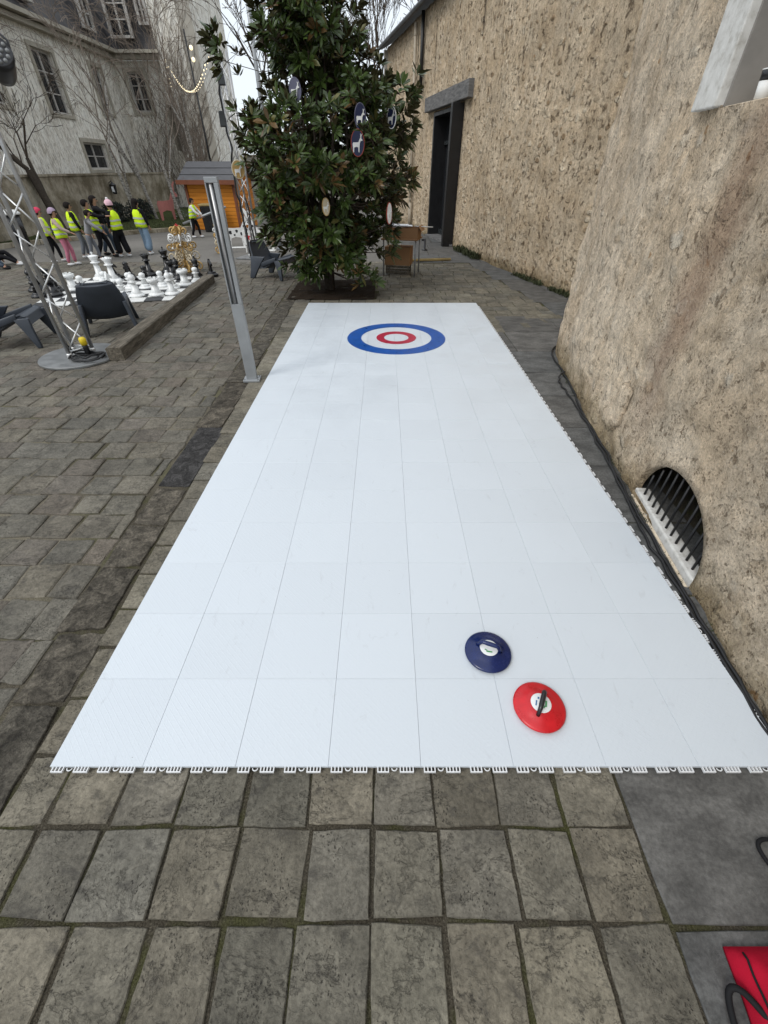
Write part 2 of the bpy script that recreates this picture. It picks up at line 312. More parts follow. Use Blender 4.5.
# ------------------------------------------------------------------ mesh builder
class MB:
    def __init__(s): s.v = []; s.f = []; s.c = []; s.cur = (1, 1, 1)
    def add(s, vs, fs):
        o = len(s.v); s.v += [tuple(v) for v in vs]; s.c += [s.cur] * len(vs)
        s.f += [tuple(i + o for i in f) for f in fs]; return s
    def box(s, c, d, rz=0, mat=None, taper=1.0):
        x, y, z = d[0] / 2, d[1] / 2, d[2] / 2
        P = [(-x, -y, -z), (x, -y, -z), (x, y, -z), (-x, y, -z)] + [(-x * taper, -y * taper, z), (x * taper, -y * taper, z), (x * taper, y * taper, z), (-x * taper, y * taper, z)]
        m = mat or Matrix.Rotation(rz, 3, 'Z')
        return s.add([m @ Vector(p) + Vector(c) for p in P], [(3, 2, 1, 0), (4, 5, 6, 7), (0, 1, 5, 4), (1, 2, 6, 5), (2, 3, 7, 6), (3, 0, 4, 7)])
    def tube(s, pts, r, n=8, closed=False, caps=True):
        pts = [Vector(p) for p in pts]; L = len(pts)
        rs = r if isinstance(r, (list, tuple)) else [r] * L
        vs = []; up = Vector((0, 0, 1)); prev = None
        for i, p in enumerate(pts):
            if closed: d = pts[(i + 1) % L] - pts[i - 1]
            else: d = pts[min(i + 1, L - 1)] - pts[max(i - 1, 0)]
            if d.length < 1e-9: d = Vector((0, 0, 1))
            d.normalize()
            if prev is None:
                a = d.orthogonal().normalized()
            else:
                a = prev - d * prev.dot(d)
                a = a.normalized() if a.length > 1e-6 else d.orthogonal().normalized()
            prev = a; b = d.cross(a)
            for k in range(n):
                t = 2 * math.pi * k / n
                vs.append(p + (a * math.cos(t) + b * math.sin(t)) * rs[i])
        fs = []
        for i in range(L if closed else L - 1):
            j = (i + 1) % L
            for k in range(n):
                fs.append((i * n + k, i * n + (k + 1) % n, j * n + (k + 1) % n, j * n + k))
        if caps and not closed and n > 2: fs += [tuple(range(n))[::-1], tuple((L - 1) * n + k for k in range(n))]
        return s.add(vs, fs)
    def lathe(s, prof, n=20, c=(0, 0, 0), sx=1, sy=1, mat=None):
        vs = []
        for r, z in prof:
            for k in range(n):
                t = 2 * math.pi * k / n; p = Vector((r * math.cos(t) * sx, r * math.sin(t) * sy, z))
                vs.append((mat @ p if mat else p) + Vector(c))
        fs = []
        for i in range(len(prof) - 1):
            for k in range(n): fs.append((i * n + k, i * n + (k + 1) % n, (i + 1) * n + (k + 1) % n, (i + 1) * n + k))
        fs += [tuple(range(n))[::-1], tuple((len(prof) - 1) * n + k for k in range(n))]
        return s.add(vs, fs)
    def ball(s, c, r, n=10, m=7, mat=None):
        rr = r if isinstance(r, (tuple, list)) else (r, r, r)
        prof = [(max(1e-4, math.sin(math.pi * i / m)), -math.cos(math.pi * i / m)) for i in range(m + 1)]
        mm = (mat or Matrix.Identity(3)) @ Matrix.Diagonal(Vector(rr))
        return s.lathe(prof, n, c, mat=mm)
    def prism(s, poly, d, f=None):      # poly in 2D (a,b), thickness along third axis; f maps (a,b,t)->xyz
        f = f or (lambda a, b, t: (a, b, t)); n = len(poly)
        vs = [f(a, b, d[0]) for a, b in poly] + [f(a, b, d[1]) for a, b in poly]
        return s.add(vs, [tuple(range(n))[::-1], tuple(range(n, 2 * n))] + [(i, (i + 1) % n, n + (i + 1) % n, n + i) for i in range(n)])
    def build(s, name, mat, parent=None, smooth=False, bevel=0, loc=None, tint=False, seg=2):
        me = bpy.data.meshes.new(name); me.from_pydata(s.v, [], s.f); me.validate(clean_customdata=False)
        me.materials.append(M[mat] if isinstance(mat, str) else mat)
        if tint and len(me.vertices) == len(s.c):
            a = me.color_attributes.new('tint', 'FLOAT_COLOR', 'POINT')
            flat = []
            for c in s.c: flat += [c[0], c[1], c[2], 1]
            a.data.foreach_set('color', flat)
        o = bpy.data.objects.new(name, me); COL.objects.link(o)
        if parent: o.parent = parent
        if loc: o.location = loc
        if smooth: me.shade_smooth()
        if bevel:
            b = o.modifiers.new('bevel', 'BEVEL'); b.width = bevel; b.segments = seg; b.limit_method = 'ANGLE'
        return o
def tag(o, label=None, cat=None, group=None, kind=None):
    if label: o['label'] = label
    if cat: o['category'] = cat
    if group: o['group'] = group
    if kind: o['kind'] = kind
    return o
def thing(name, loc, label, cat, rz=0, group=None):
    o = bpy.data.objects.new(name, None); COL.objects.link(o); o.location = loc; o.rotation_euler = (0, 0, rz); o.empty_display_size = .1
    return tag(o, label, cat, group)
def copy_tree(o, parent=None):
    c = o.copy(); COL.objects.link(c)
    if parent: c.parent = parent
    for ch in [x for x in bpy.data.objects if x.parent == o]: copy_tree(ch, c)
    return c
def again(src, loc, label, rz=0, sc=1.0):
    c = copy_tree(src); c.location = loc; c.rotation_euler = (0, 0, rz); c.scale = (sc,) * 3; c['label'] = label; return c
def struct(o): o['kind'] = 'structure'; return o

# ------------------------------------------------------------------ camera, light, world
PITCH = math.atan(344 / 415)
cam = bpy.data.cameras.new('camera'); co = bpy.data.objects.new('camera', cam); COL.objects.link(co)
co.location = (0, 0, 2.0); co.rotation_euler = (math.pi / 2 - PITCH, 0, 0)
cam.sensor_fit = 'VERTICAL'; cam.sensor_height = 24; cam.lens = 415 / 1024 * 24; cam.clip_end = 1000; cam.clip_start = .02
scene.camera = co
w = bpy.data.worlds.new('World'); scene.world = w; w.use_nodes = True; t = w.node_tree
bg = t.nodes['Background']; bg.inputs['Strength'].default_value = .1
SUN_EL, SUN_AZ = R(46), R(228)
sky = t.nodes.new('ShaderNodeTexSky'); sky.sky_type = 'NISHITA'; sky.sun_disc = False; sky.sun_elevation = SUN_EL; sky.sun_rotation = SUN_AZ
tc = t.nodes.new('ShaderNodeTexCoord'); sp = t.nodes.new('ShaderNodeSeparateXYZ'); t.links.new(tc.outputs['Generated'], sp.inputs[0])
nz = t.nodes.new('ShaderNodeTexNoise'); nz.inputs['Scale'].default_value = 2.5; nz.inputs['Detail'].default_value = 6
mp = t.nodes.new('ShaderNodeMapping'); mp.inputs['Scale'].default_value = (1, 1, 3); t.links.new(tc.outputs['Generated'], mp.inputs[0]); t.links.new(mp.outputs[0], nz.inputs['Vector'])
ad = t.nodes.new('ShaderNodeMath'); ad.operation = 'MULTIPLY_ADD'; ad.inputs[1].default_value = .25; t.links.new(nz.outputs['Fac'], ad.inputs[0]); t.links.new(sp.outputs['Z'], ad.inputs[2])
cr = t.nodes.new('ShaderNodeValToRGB'); e = cr.color_ramp.elements
e[0].position = .08; e[0].color = (.52, .56, .59, 1); e[1].position = 1.0; e[1].color = (.80, .84, .89, 1)
x = cr.color_ramp.elements.new(.45); x.color = (.61, .655, .70, 1)
t.links.new(ad.outputs[0], cr.inputs[0])
sc_ = t.nodes.new('ShaderNodeVectorMath'); sc_.operation = 'SCALE'; sc_.inputs['Scale'].default_value = 16.5; t.links.new(cr.outputs[0], sc_.inputs[0])
mx = t.nodes.new('ShaderNodeMix'); mx.data_type = 'RGBA'; mx.inputs[0].default_value = .85
t.links.new(sky.outputs[0], mx.inputs[6]); t.links.new(sc_.outputs[0], mx.inputs[7]); t.links.new(mx.outputs[2], bg.inputs['Color'])
sl = bpy.data.lights.new('sun', 'SUN'); sl.energy = 1.35; sl.angle = R(22); sl.color = (1, .96, .9)
so = bpy.data.objects.new('sun', sl); COL.objects.link(so)
d = Vector((math.sin(SUN_AZ) * math.cos(SUN_EL), math.cos(SUN_AZ) * math.cos(SUN_EL), math.sin(SUN_EL)))
so.rotation_euler = d.to_track_quat('Z', 'Y').to_euler()
vs = scene.view_settings; vs.view_transform = 'Standard'; vs.look = 'None'; vs.gamma = 1; vs.exposure = .14

# ------------------------------------------------------------------ ground
g = MB(); g.add([(-150, -60, -.014), (150, -60, -.014), (150, 200, -.014), (-150, 200, -.014)], [(0, 1, 2, 3)])
struct(g.build('ground', 'joint'))
g = MB(); g.add([(-60, 12.9, -.008), (.6, 12.9, -.008), (.6, 90, -.008), (-60, 90, -.008)], [(0, 1, 2, 3)])
struct(g.build('courtyard', 'compact'))

def paver(mb, x0, x1, y0, y1, gap, zj=.004, j=.01, near=True, n=4, tilt=.0035, ins0=.004):
    x0 += gap / 2; x1 -= gap / 2; y0 += gap / 2; y1 -= gap / 2
    if x1 - x0 < .03 or y1 - y0 < .03: return
    cs = [Vector((x + U(-j, j), y + U(-j, j), 0)) for x, y in ((x0, y0), (x1, y0), (x1, y1), (x0, y1))]
    ring = []
    for a in range(4):
        p, q = cs[a], cs[(a + 1) % 4]; m = n if near else 1
        for i in range(m):
            f = i / m; pt = p.lerp(q, f)
            if near:
                if i: pt += Vector((U(-1, 1), U(-1, 1), 0)) * j * .28
                elif m > 1: pt += ((x0 + x1) / 2 - pt.x) * .012 * Vector((1, 0, 0)) + ((y0 + y1) / 2 - pt.y) * .012 * Vector((0, 1, 0))
            ring.append(pt)
    cx, cy = (x0 + x1) / 2, (y0 + y1) / 2; z = U(-zj, zj); tx, ty = U(-tilt, tilt) / .2, U(-tilt, tilt) / .2
    N = len(ring); V = []
    for k, (ins, dz) in enumerate(((0, -.03), (0, -.0045 - ins0 * .15), (ins0, 0))):
        for p in ring:
            dx, dy = p.x - cx, p.y - cy; L = max(.02, math.hypot(dx, dy)); s = 1 - ins / L
            V.append((cx + dx * s, cy + dy * s, z + dz + tx * dx + ty * dy - .004))
    F = []
    for k in range(2):
        for i in range(N): F.append((k * N + i, k * N + (i + 1) % N, (k + 1) * N + (i + 1) % N, (k + 1) * N + i))
    F.append(tuple(2 * N + i for i in range(N)))
    mb.add(V, F)
def tint(base, var=.2, hue=.02):
    k = 1 + U(-var, var); h = U(-hue, hue)
    return (base[0] * k * (1 + h), base[1] * k, base[2] * k * (1 - h))
EDGE = lambda y: -1.535 - .024 * y
PB = (.160, .145, .113)
front = MB(); side = MB(); chan = MB(); slab = MB()
def slab_x(y):
    if y < 6.2: return .985 + .0 * y
    if y < 7.8: return .985 + (3.12 - .985) * (y - 6.2) / 1.6
    return 3.12 - .16 * (y - 7.8)
# rows under, before and beyond the rink
y = -1.35; r = 0
rows = [(-1.1, -.88), (-.88, -.62), (-.62, -.35), (-.35, -.055), (-.055, .2), (.2, .468)]
yy = .468
while yy < 13.2: st = U(.255, .285); rows.append((yy, yy + st)); yy += st
for ri, (ya, yb) in enumerate(rows):
    near = ya < 1.0
    if 1.3 < ya < 8.2: xs_max = 1e9
    xl = EDGE(ya); xr = slab_x((ya + yb) / 2)
    if ya > 13: xr = .6
    off = U(.18, .28) if ya < 1 else U(.2, .3)
    xs = [xl]
    xc = xl + (.30 if ya > .6 else off)
    while xc < xr - .12: xs.append(xc); xc += U(.245, .285)
    xs.append(xr)
    sk = -.012
    for a, b in zip(xs, xs[1:]):
        if 1.3 < ya < 8.0 and a > -1.2 and b < 1.6: continue       # fully beneath the rink
        if 8.95 < (ya + yb) / 2 < 10.75 and -1.95 < (a + b) / 2 < -.2: continue   # planting pit
        front.cur = tint(random.choice([PB, PB, (.144, .134, .110), (.168, .154, .119), (.130, .119, .094)]), .14)
        paver(front, a, b, ya, yb, U(.009, .017) if ya < 1 else .010, n=6 if ya < 1 else 2, near=ya < 6, j=.008)
# left courtyard setts
y = -.5
while y < 13.2:
    st = U(.245, .29); xr = EDGE(y) - .27; xc = xr - U(0, .27)
    lim = -10.5 if y > 9 else -8.5
    if y < 2: lim = -4.5
    xs = [xr]
    while xc > lim: xs.append(xc); xc -= U(.24, .31)
    for b, a in zip(xs, xs[1:]):
        side.cur = tint(random.choice([(.130, .119, .097), (.120, .111, .092), (.142, .130, .104), (.128, .112, .092)]), .10)
        paver(side, a, b, y, y + st, U(.008, .018), n=5, near=y < 5.5, j=.016, zj=.0035, tilt=.004, ins0=.011)
    y += st
# channel stones along the edge line
y = -.6
for L, dark in ((.6, 0), (.42, 0), (.55, 0), (.40, 0), (.48, 0), (.42, 0), (.45, 0), (.02, 0), (1.02, 1), (.42, 0), (.7, 0), (.8, 0), (.75, 0), (.9, 0), (.8, 0), (.8, 0), (.9, 0), (.85, 0), (.9, 0), (.9, 0), (.9, 0), (.9, 0)):
    if L > .1:
        chan.cur = tint((.045, .043, .042), .05) if dark else tint((.088, .078, .062), .2)
        paver(chan, EDGE(y) - .27, EDGE(y) - .005, y, y + L, .012, n=8, j=.02, zj=.004, near=True)
    y += L
# dark slabs along the wall
y = -.62; 
ys = [-.62, .186, .9, 1.62, 2.3, 3.05, 3.75, 4.5, 5.2, 6.0, 6.9, 7.8, 8.8, 9.8, 10.9, 12.0, 13.2, 14.5, 15.8, 17.2, 19, 21, 24]
for a, b in zip(ys, ys[1:]):
    m = (a + b) / 2
    x1 = 4.2 if m > 7 else (2.9 if m > 5.5 else 2.25)
    x0 = slab_x(m) if m < 6.2 or m > 7.4 else max(.985, slab_x(a))
    if m > 13.2: x0 = .6 if m < 20 else -.5
    cuts = [x0]
    while x1 - cuts[-1] > 1.3: cuts.append(cuts[-1] + U(.7, 1.1))
    cuts.append(x1)
    for p, q in zip(cuts, cuts[1:]):
        slab.cur = tint((.095, .094, .09), .12, .03)
        paver(slab, p, q, a, b, .014, n=7, j=.004, zj=.002, tilt=.0006)
struct(front.build('front_paving', 'stone', tint=True)); struct(side.build('side_paving', 'stone', tint=True))
struct(chan.build('channel_stones', 'rough_stone', tint=True)); struct(slab.build('slab_paving', 'slab', tint=True))
# soil pit
g = MB(); nx = 30
V = []
for j in range(nx + 1):
    for i in range(nx + 1):
        px_, py_ = -1.93 + 1.74 * i / nx, 8.96 + 1.82 * j / nx
        V.append((px_, py_, -.02 + .035 * noise.fractal(Vector((px_ * 4, py_ * 4, 0)), 1, 2, 4) + .03))
F = [(j * (nx + 1) + i, j * (nx + 1) + i + 1, (j + 1) * (nx + 1) + i + 1, (j + 1) * (nx + 1) + i) for j in range(nx) for i in range(nx)]
g.add(V, F); tag(g.build('soil', 'soil', smooth=True), 'square bed of dark bare soil at the foot of the magnolia', 'soil', kind='structure')

# ------------------------------------------------------------------ curling rink
RX0, RX1, RY0, RY1 = -1.437, 1.755, .675, 8.64
rink = thing('curling_rink', ((RX0 + RX1) / 2, RY0, 0), 'long white plastic curling sheet on the paving with a target at its far end', 'curling rink')
ox, oy = (RX0 + RX1) / 2, RY0
tw, tl = (RX1 - RX0) / 8, (RY1 - RY0) / 20
mb = MB()
for i in range(8):
    for j in range(20):
        k = 1 - U(0, .035); mb.cur = (k, k, k)
        x0, x1 = RX0 - ox + i * tw + .0005, RX0 - ox + (i + 1) * tw - .0005
        y0, y1 = j * tl + .0003, (j + 1) * tl - .0003
        z = .020 + U(-.0004, .0004); b = .0009
        mb.add([(x0, y0, .004), (x1, y0, .004), (x1, y1, .004), (x0, y1, .004), (x0, y0, z - b), (x1, y0, z - b), (x1, y1, z - b), (x0, y1, z - b),
                (x0 + b, y0 + b, z), (x1 - b, y0 + b, z), (x1 - b, y1 - b, z), (x0 + b, y1 - b, z)],
               [(0, 1, 5, 4), (1, 2, 6, 5), (2, 3, 7, 6), (3, 0, 4, 7), (4, 5, 9, 8), (5, 6, 10, 9), (6, 7, 11, 10), (7, 4, 8, 11), (8, 9, 10, 11)])
mb.build('playing_surface', 'rink', rink, tint=True)
def clip_unit():
    mb = MB()
    def bar(u0, u1, v0, v1, z0=.006, z1=.017):
        P = [(u0, -v0), (u1, -v0), (u1, -v1), (u0, -v1)]
        mb.add([(p[0], p[1], z0) for p in P] + [(p[0], p[1], z1) for p in P], [(0, 1, 2, 3), (4, 5, 6, 7), (0, 1, 5, 4), (1, 2, 6, 5), (2, 3, 7, 6), (3, 0, 4, 7)])
    for u, w_, sl_ in ((.012, .050, 3), (.108, .060, 4)):
        bar(u, u + w_, .017, .021)
        for s_ in range(sl_ + 1):
            q = u + (w_ - .0045) * s_ / sl_; bar(q, q + .0045, -.001, .0175)
    mb.tube([(.085 + .011 * math.cos(a), -.004 - .010 * math.sin(a), .012) for a in [math.pi * k / 8 for k in range(9)]], .0024, 6)
    return mb
cu = clip_unit().build('edge_clip', 'clip', rink)
for i in range(16):
    o = cu if i == 0 else cu.copy()
    if i: COL.objects.link(o); o.parent = rink
    o.location = (RX0 - ox + i * tw / 2, 0, 0)
for i in range(39):
    o = cu.copy(); COL.objects.link(o); o.parent = rink; o.location = (RX1 - ox, i * tl / 2, 0); o.rotation_euler = (0, 0, math.pi / 2)
def ring(name, r0, r1, mat, z):
    mb = MB(); n = 96; V = []
    for rr, zz in ((r0, z - .002), (r0, z), (r1, z), (r1, z - .002)):
        for k in range(n): a = 2 * math.pi * k / n; V.append((.185 - ox + rr * math.cos(a), 6.53 - oy + rr * math.sin(a), zz))
    mb.add(V, [(q * n + k, q * n + (k + 1) % n, (q + 1) * n + (k + 1) % n, (q + 1) * n + k) for q in range(3) for k in range(n)])
    return mb.build(name, mat, rink)
ring('target_ring', .53, .74, 'ring_blue', .0235)['label'] = 'wide blue outer ring of the target'
ring('target_ring', .185, .30, 'ring_red', .0235)['label'] = 'narrow red inner ring of the target'

# ------------------------------------------------------------------ curling stones
def stone(loc, mat, rz, label, hmat, upright):
    t_ = thing('curling_stone', loc, label, 'curling stone', rz, 'floor curling stones')
    Rr = .121
    prof = [(.02, .0012), (Rr * .88, .0012), (Rr * .96, .008), (Rr, .014), (Rr * .99, .020), (Rr * .93, .024), (Rr * .80, .029), (Rr * .64, .038), (Rr * .52, .047), (Rr * .46, .0495), (Rr * .30, .0505), (.001, .0505)]
    mb = MB(); mb.lathe(prof, 64); mb.build('disc', mat, t_, smooth=True)
    mb = MB(); mb.lathe([(.001, .0508), (.046, .0508), (.047, .0516), (.046, .0522), (.001, .0524)], 40); lab = mb.build('label_disc', 'label_white', t_, smooth=True)
    mb = MB(); mb.box((.006, -.022, .0528), (.030, .008, .0008), .2); mb.box((-.012, -.018, .0528), (.014, .006, .0008), -.3); mb.build('printed_mark', 'label_green', lab)
    mb = MB(); mb.box((-.01, .020, .0528), (.026, .006, .0008), .1); mb.box((.018, .016, .0528), (.010, .008, .0008), .1); mb.build('printed_mark', 'label_blue', lab)
    mb = MB(); pts = []
    for i in range(13):
        a = i / 12; x_ = -.062 + .124 * a; pts.append((x_, 0, .045 + .040 * min(1, math.sin(math.pi * a) * 1.9)))
    mb.tube(pts, [.009 + .003 * math.sin(math.pi * i / 12) for i in range(13)], 12); mb.build('handle', hmat, t_, smooth=True)
    return t_
stone((.735, .925, .021), 'red_plastic', R(62), 'glossy red curling stone with a black handle over its white label', 'black_plastic', 1)
stone((.548, 1.215, .021), 'navy_plastic', R(-22), 'glossy navy blue curling stone with a navy handle over its white label', 'navy_plastic', 1)

# ------------------------------------------------------------------ walls made of one sheet with real openings
def wall_sheet(path, z0, z1, step, holes, amp, seed=0, zc=None):
    P = [Vector((p[0], p[1], 0)) for p in path]; L = [0]
    for a, b in zip(P, P[1:]): L.append(L[-1] + (b - a).length)
    segn = []
    for a, b in zip(P, P[1:]):
        d_ = (b - a).normalized(); segn.append(Vector((-d_.y, d_.x, 0)))
    def pos(u):
        u = max(0, min(L[-1], u))
        for i in range(len(P) - 1):
            if u <= L[i + 1] or i == len(P) - 2:
                f = (u - L[i]) / (L[i + 1] - L[i]); p = P[i].lerp(P[i + 1], f)
                n1 = (segn[i] + segn[max(0, i - 1)]).normalized(); n2 = (segn[i] + segn[min(len(segn) - 1, i + 1)]).normalized()
                return p, n1.lerp(n2, f).normalized()
    us = set(L); zs = {z0, z1}
    for h in holes: us |= {h[1], h[2]}; zs |= {h[3], h[4]}
    def fill(vals):
        vals = sorted(v for v in vals); out = [vals[0]]
        for v in vals[1:]:
            if v - out[-1] < 1e-4: continue
            n = max(1, math.ceil((v - out[-1]) / step)); a = out[-1]
            for k in range(1, n + 1): out.append(a + (v - a) * k / n)
        return out
    us = fill([u for u in us if 0 <= u <= L[-1]]); zs = fill([z for z in zs if z0 <= z <= z1])
    def arch_in(h, u, z):
        cx = (h[1] + h[2]) / 2; a = (h[2] - h[1]) / 2; b = h[4] - h[3]
        return ((u - cx) / a) ** 2 + ((z - h[3]) / b) ** 2 < 1
    def inside(h, u, z):
        if not (h[1] < u < h[2] and h[3] < z < h[4]): return False
        return arch_in(h, u, z) if h[0] == 'arch' else True
    idx = {}; V = []; F = []; UV = []
    def vert(i, j):
        if (i, j) not in idx:
            idx[(i, j)] = len(V); UV.append([us[i], zs[j]]); V.append(None)
        return idx[(i, j)]
    owner = {}
    for i in range(len(us) - 1):
        for j in range(len(zs) - 1):
            cu, cz = (us[i] + us[i + 1]) / 2, (zs[j] + zs[j + 1]) / 2
            if any(inside(h, cu, cz) for h in holes): continue
            F.append((vert(i, j), vert(i + 1, j), vert(i + 1, j + 1), vert(i, j + 1)))
    cnt = {}
    for f in F:
        for a, b in zip(f, f[1:] + f[:1]): cnt[(a, b)] = 1
    border = [(a, b) for (a, b) in cnt if (b, a) not in cnt]
    loops = {}
    for a, b in border:
        ua, za = UV[a]; 
        for hi, h in enumerate(holes):
            e = step * 1.6
            if h[1] - e <= ua <= h[2] + e and h[3] - e <= za <= h[4] + e and not (ua <= us[0] + 1e-6 or ua >= us[-1] - 1e-6 or za >= z1 - 1e-6 or (za <= z0 + 1e-6 and h[3] > z0 + 1e-6)):
                loops.setdefault(hi, []).append((a, b)); break
    for hi, ed in loops.items():                       # snap to the arch curve
        h = holes[hi]
        if h[0] != 'arch': continue
        cx = (h[1] + h[2]) / 2; a_ = (h[2] - h[1]) / 2; b_ = h[4] - h[3]
        for q in {v for e_ in ed for v in e_}:
            u, z = UV[q]
            if z <= h[3] + 1e-5: continue
            du, dz = (u - cx) / a_, (z - h[3]) / b_; r_ = math.hypot(du, dz)
            if r_ > 1e-6: UV[q] = [cx + du / r_ * a_, h[3] + dz / r_ * b_]
    for q, (u, z) in enumerate(UV):
        p, n = pos(u); w_ = 1.0
        for h in holes:
            dd = max(h[1] - u, u - h[2], h[3] - z, z - h[4]); w_ = min(w_, max(0, dd) / .15)
        vv = Vector((p.x, p.y, z)) + Vector((seed, 0, 0))
        dsp = amp * (noise.fractal(vv * 1.3, 1, 2, 3) + .55 * noise.fractal(vv * 5, 1, 2, 3))
        if h and w_ < 1: dsp *= w_
        V[q] = Vector((p.x, p.y, z)) + n * dsp
    # reveals
    for hi, ed in loops.items():
        dep = holes[hi][5]; back = {}
        for a, b in ed:
            for q in (a, b):
                if q not in back:
                    p, n = pos(UV[q][0]); back[q] = len(V); V.append(V[q] - n * dep)
            F.append((b, a, back[a], back[b]))
    # top cap and back so that the wall has a body
    top = [idx[(i, len(zs) - 1)] for i in range(len(us)) if (i, len(zs) - 1) in idx]
    ends = []
    tb = []
    for q in top:
        p, n = pos(UV[q][0]); tb.append(len(V)); V.append(Vector((p.x, p.y, zs[-1])) - n * .7)
    for k in range(len(top) - 1): F.append((top[k], top[k + 1], tb[k + 1], tb[k]))
    bb = []
    for q in top:
        p, n = pos(UV[q][0]); bb.append(len(V)); V.append(Vector((p.x, p.y, z0)) - n * .7)
    for k in range(len(top) - 1): F.append((tb[k], tb[k + 1], bb[k + 1], bb[k]))
    mb = MB(); mb.add(V, F); return mb, pos
# far building wall with the door
FW = [(.156, 26.35), (1.1, 21.9), (1.867, 18.2), (2.353, 15.716), (2.98, 12.4), (3.72, 9.37), (4.25, 7.4)]
def path_len(path, k): return sum(math.dist(path[i], path[i + 1]) for i in range(k))
u_d0 = path_len(FW, 1) + 3.0
# door between (1.66,19.06) and (2.25,16.2)
def u_of(path, pt):
    best = None
    for i, (a, b) in enumerate(zip(path, path[1:])):
        L2 = (b[0] - a[0]) ** 2 + (b[1] - a[1]) ** 2; f = ((pt[0] - a[0]) * (b[0] - a[0]) + (pt[1] - a[1]) * (b[1] - a[1])) / L2; f = max(0, min(1, f))
        q = (a[0] + (b[0] - a[0]) * f, a[1] + (b[1] - a[1]) * f); d_ = math.dist(q, pt)
        if best is None or d_ < best[0]: best = (d_, path_len(path, i) + f * math.sqrt(L2))
    return best[1]
ud0, ud1 = u_of(FW, (1.66, 19.1)), u_of(FW, (2.25, 16.2))
s1, s2, s3 = u_of(FW, (1.60, 19.35)), u_of(FW, (2.425, 15.37)), u_of(FW, (.75, 23.5))
# path runs from far to near: its left-hand normal points to +x; flip so that it faces the yard
FWr = FW[::-1]; Ltot = path_len(FW, len(FW) - 1)
fl = lambda a, b: (Ltot - b, Ltot - a)
hd = fl(ud0, ud1); hs1 = fl(s1 - .06, s1 + .06); hs2 = fl(s2 - .06, s2 + .06); hs3 = fl(s3 - .06, s3 + .06)
farw = thing('stone_building', (0, 0, 0), 'long rubble stone building with a tall black doorway and a dark roof edge, far right', 'building')
mb, fpos = wall_sheet(FWr, -.03, 5.95, .13, [('rect', hd[0], hd[1], -.03, 3.43, .55), ('rect', hs1[0], hs1[1], 4.1, 5.5, .3), ('rect', hs2[0], hs2[1], 4.5, 5.8, .3), ('rect', hs3[0], hs3[1], 3.6, 4.9, .3)], .05, 0)
wallo = mb.build('wall', 'far_rubble', farw, smooth=True)
for h, (zl_, zh_) in ((hs1, (4.1, 5.5)), (hs2, (4.5, 5.8)), (hs3, (3.6, 4.9))):
    p, n = fpos((h[0] + h[1]) / 2); rz = math.atan2(n.y, n.x); mb = MB()
    mb.box((p.x - n.x * .06, p.y - n.y * .06, (zl_ + zh_) / 2), (.06, .124, zh_ - zl_ + .004), rz); mb.build('slit_shade_panel', 'door_black', farw)  # black panel just inside the slit stands in for its shaded depth
# gable return at the far end and the roof
mb = MB(); mb.box((2.2, 26.75, 2.95), (4.4, .5, 5.94)); mb.build('end_wall', 'pale_render', farw)
mb = MB()
n_ = 24
V = []
for i in range(n_ + 1):
    u = Ltot * i / n_; p, n = fpos(u)
    for dd, zz in ((.28, 5.93), (.28, 6.07), (-4.5, 8.2), (-4.5, 8.05)): V.append((p.x + n.x * dd, p.y + n.y * dd + (.0 if i < n_ else .3), zz))
F = [(i * 4 + k, i * 4 + (k + 1) % 4, (i + 1) * 4 + (k + 1) % 4, (i + 1) * 4 + k) for i in range(n_) for k in range(4)] + [(0, 1, 2, 3), (n_ * 4 + 3, n_ * 4 + 2, n_ * 4 + 1, n_ * 4)]
mb.add(V, F); mb.build('roof', 'slate', farw)
mb = MB(); pts = []
for i in range(n_ + 1):
    p, n = fpos(Ltot * i / n_); pts.append((p.x + n.x * .34, p.y + n.y * .34, 5.95))
mb.tube(pts, .07, 8); mb.build('gutter', 'door_black', farw)
# doorway
p0, n0 = fpos(hd[0]); p1, n1 = fpos(hd[1]); dv = (p1 - p0).normalized(); nn = Vector((n0.x + n1.x, n0.y + n1.y, 0)).normalized(); rz = math.atan2(dv.y, dv.x); W = (p1 - p0).length
def dbox(mb, u, out, z, du, dn, dz):
    c = p0 + dv * u + nn * out; mb.box((c.x, c.y, z), (du, dn, dz), rz)
door = MB(); 
dbox(door, .10, .03, 1.70, .16, .62, 3.42); dbox(door, W - .08, -.22, 1.70, .12, .5, 3.42); dbox(door, W / 2, -.2, 3.36, W - .26, .46, .1)
dr = door.build('door_frame', 'door_black', farw, bevel=.008)
dl = MB(); dbox(dl, W * .32, -.40, 1.3, .08, .06, 2.6); dbox(dl, W * .62, -.40, 1.3, .08, .06, 2.6); dbox(dl, W / 2, -.40, 2.66, W - .3, .08, .10); dbox(dl, W / 2, -.40, .12, W - .3, .07, .2)
dl.build('door_leaf', 'post_dark', farw)
pn = MB(); dbox(pn, W / 2, -.46, 1.66, W - .24, .02, 3.3); pn.build('pane', 'glass', farw)
lt = MB(); dbox(lt, W / 2, .05, 3.63, W + 1.3, .25, .36); lt.build('lintel', 'lintel', farw, bevel=.02)
th = MB(); dbox(th, W / 2, -.15, .03, W, .5, .06); th.build('threshold', 'lintel', farw)
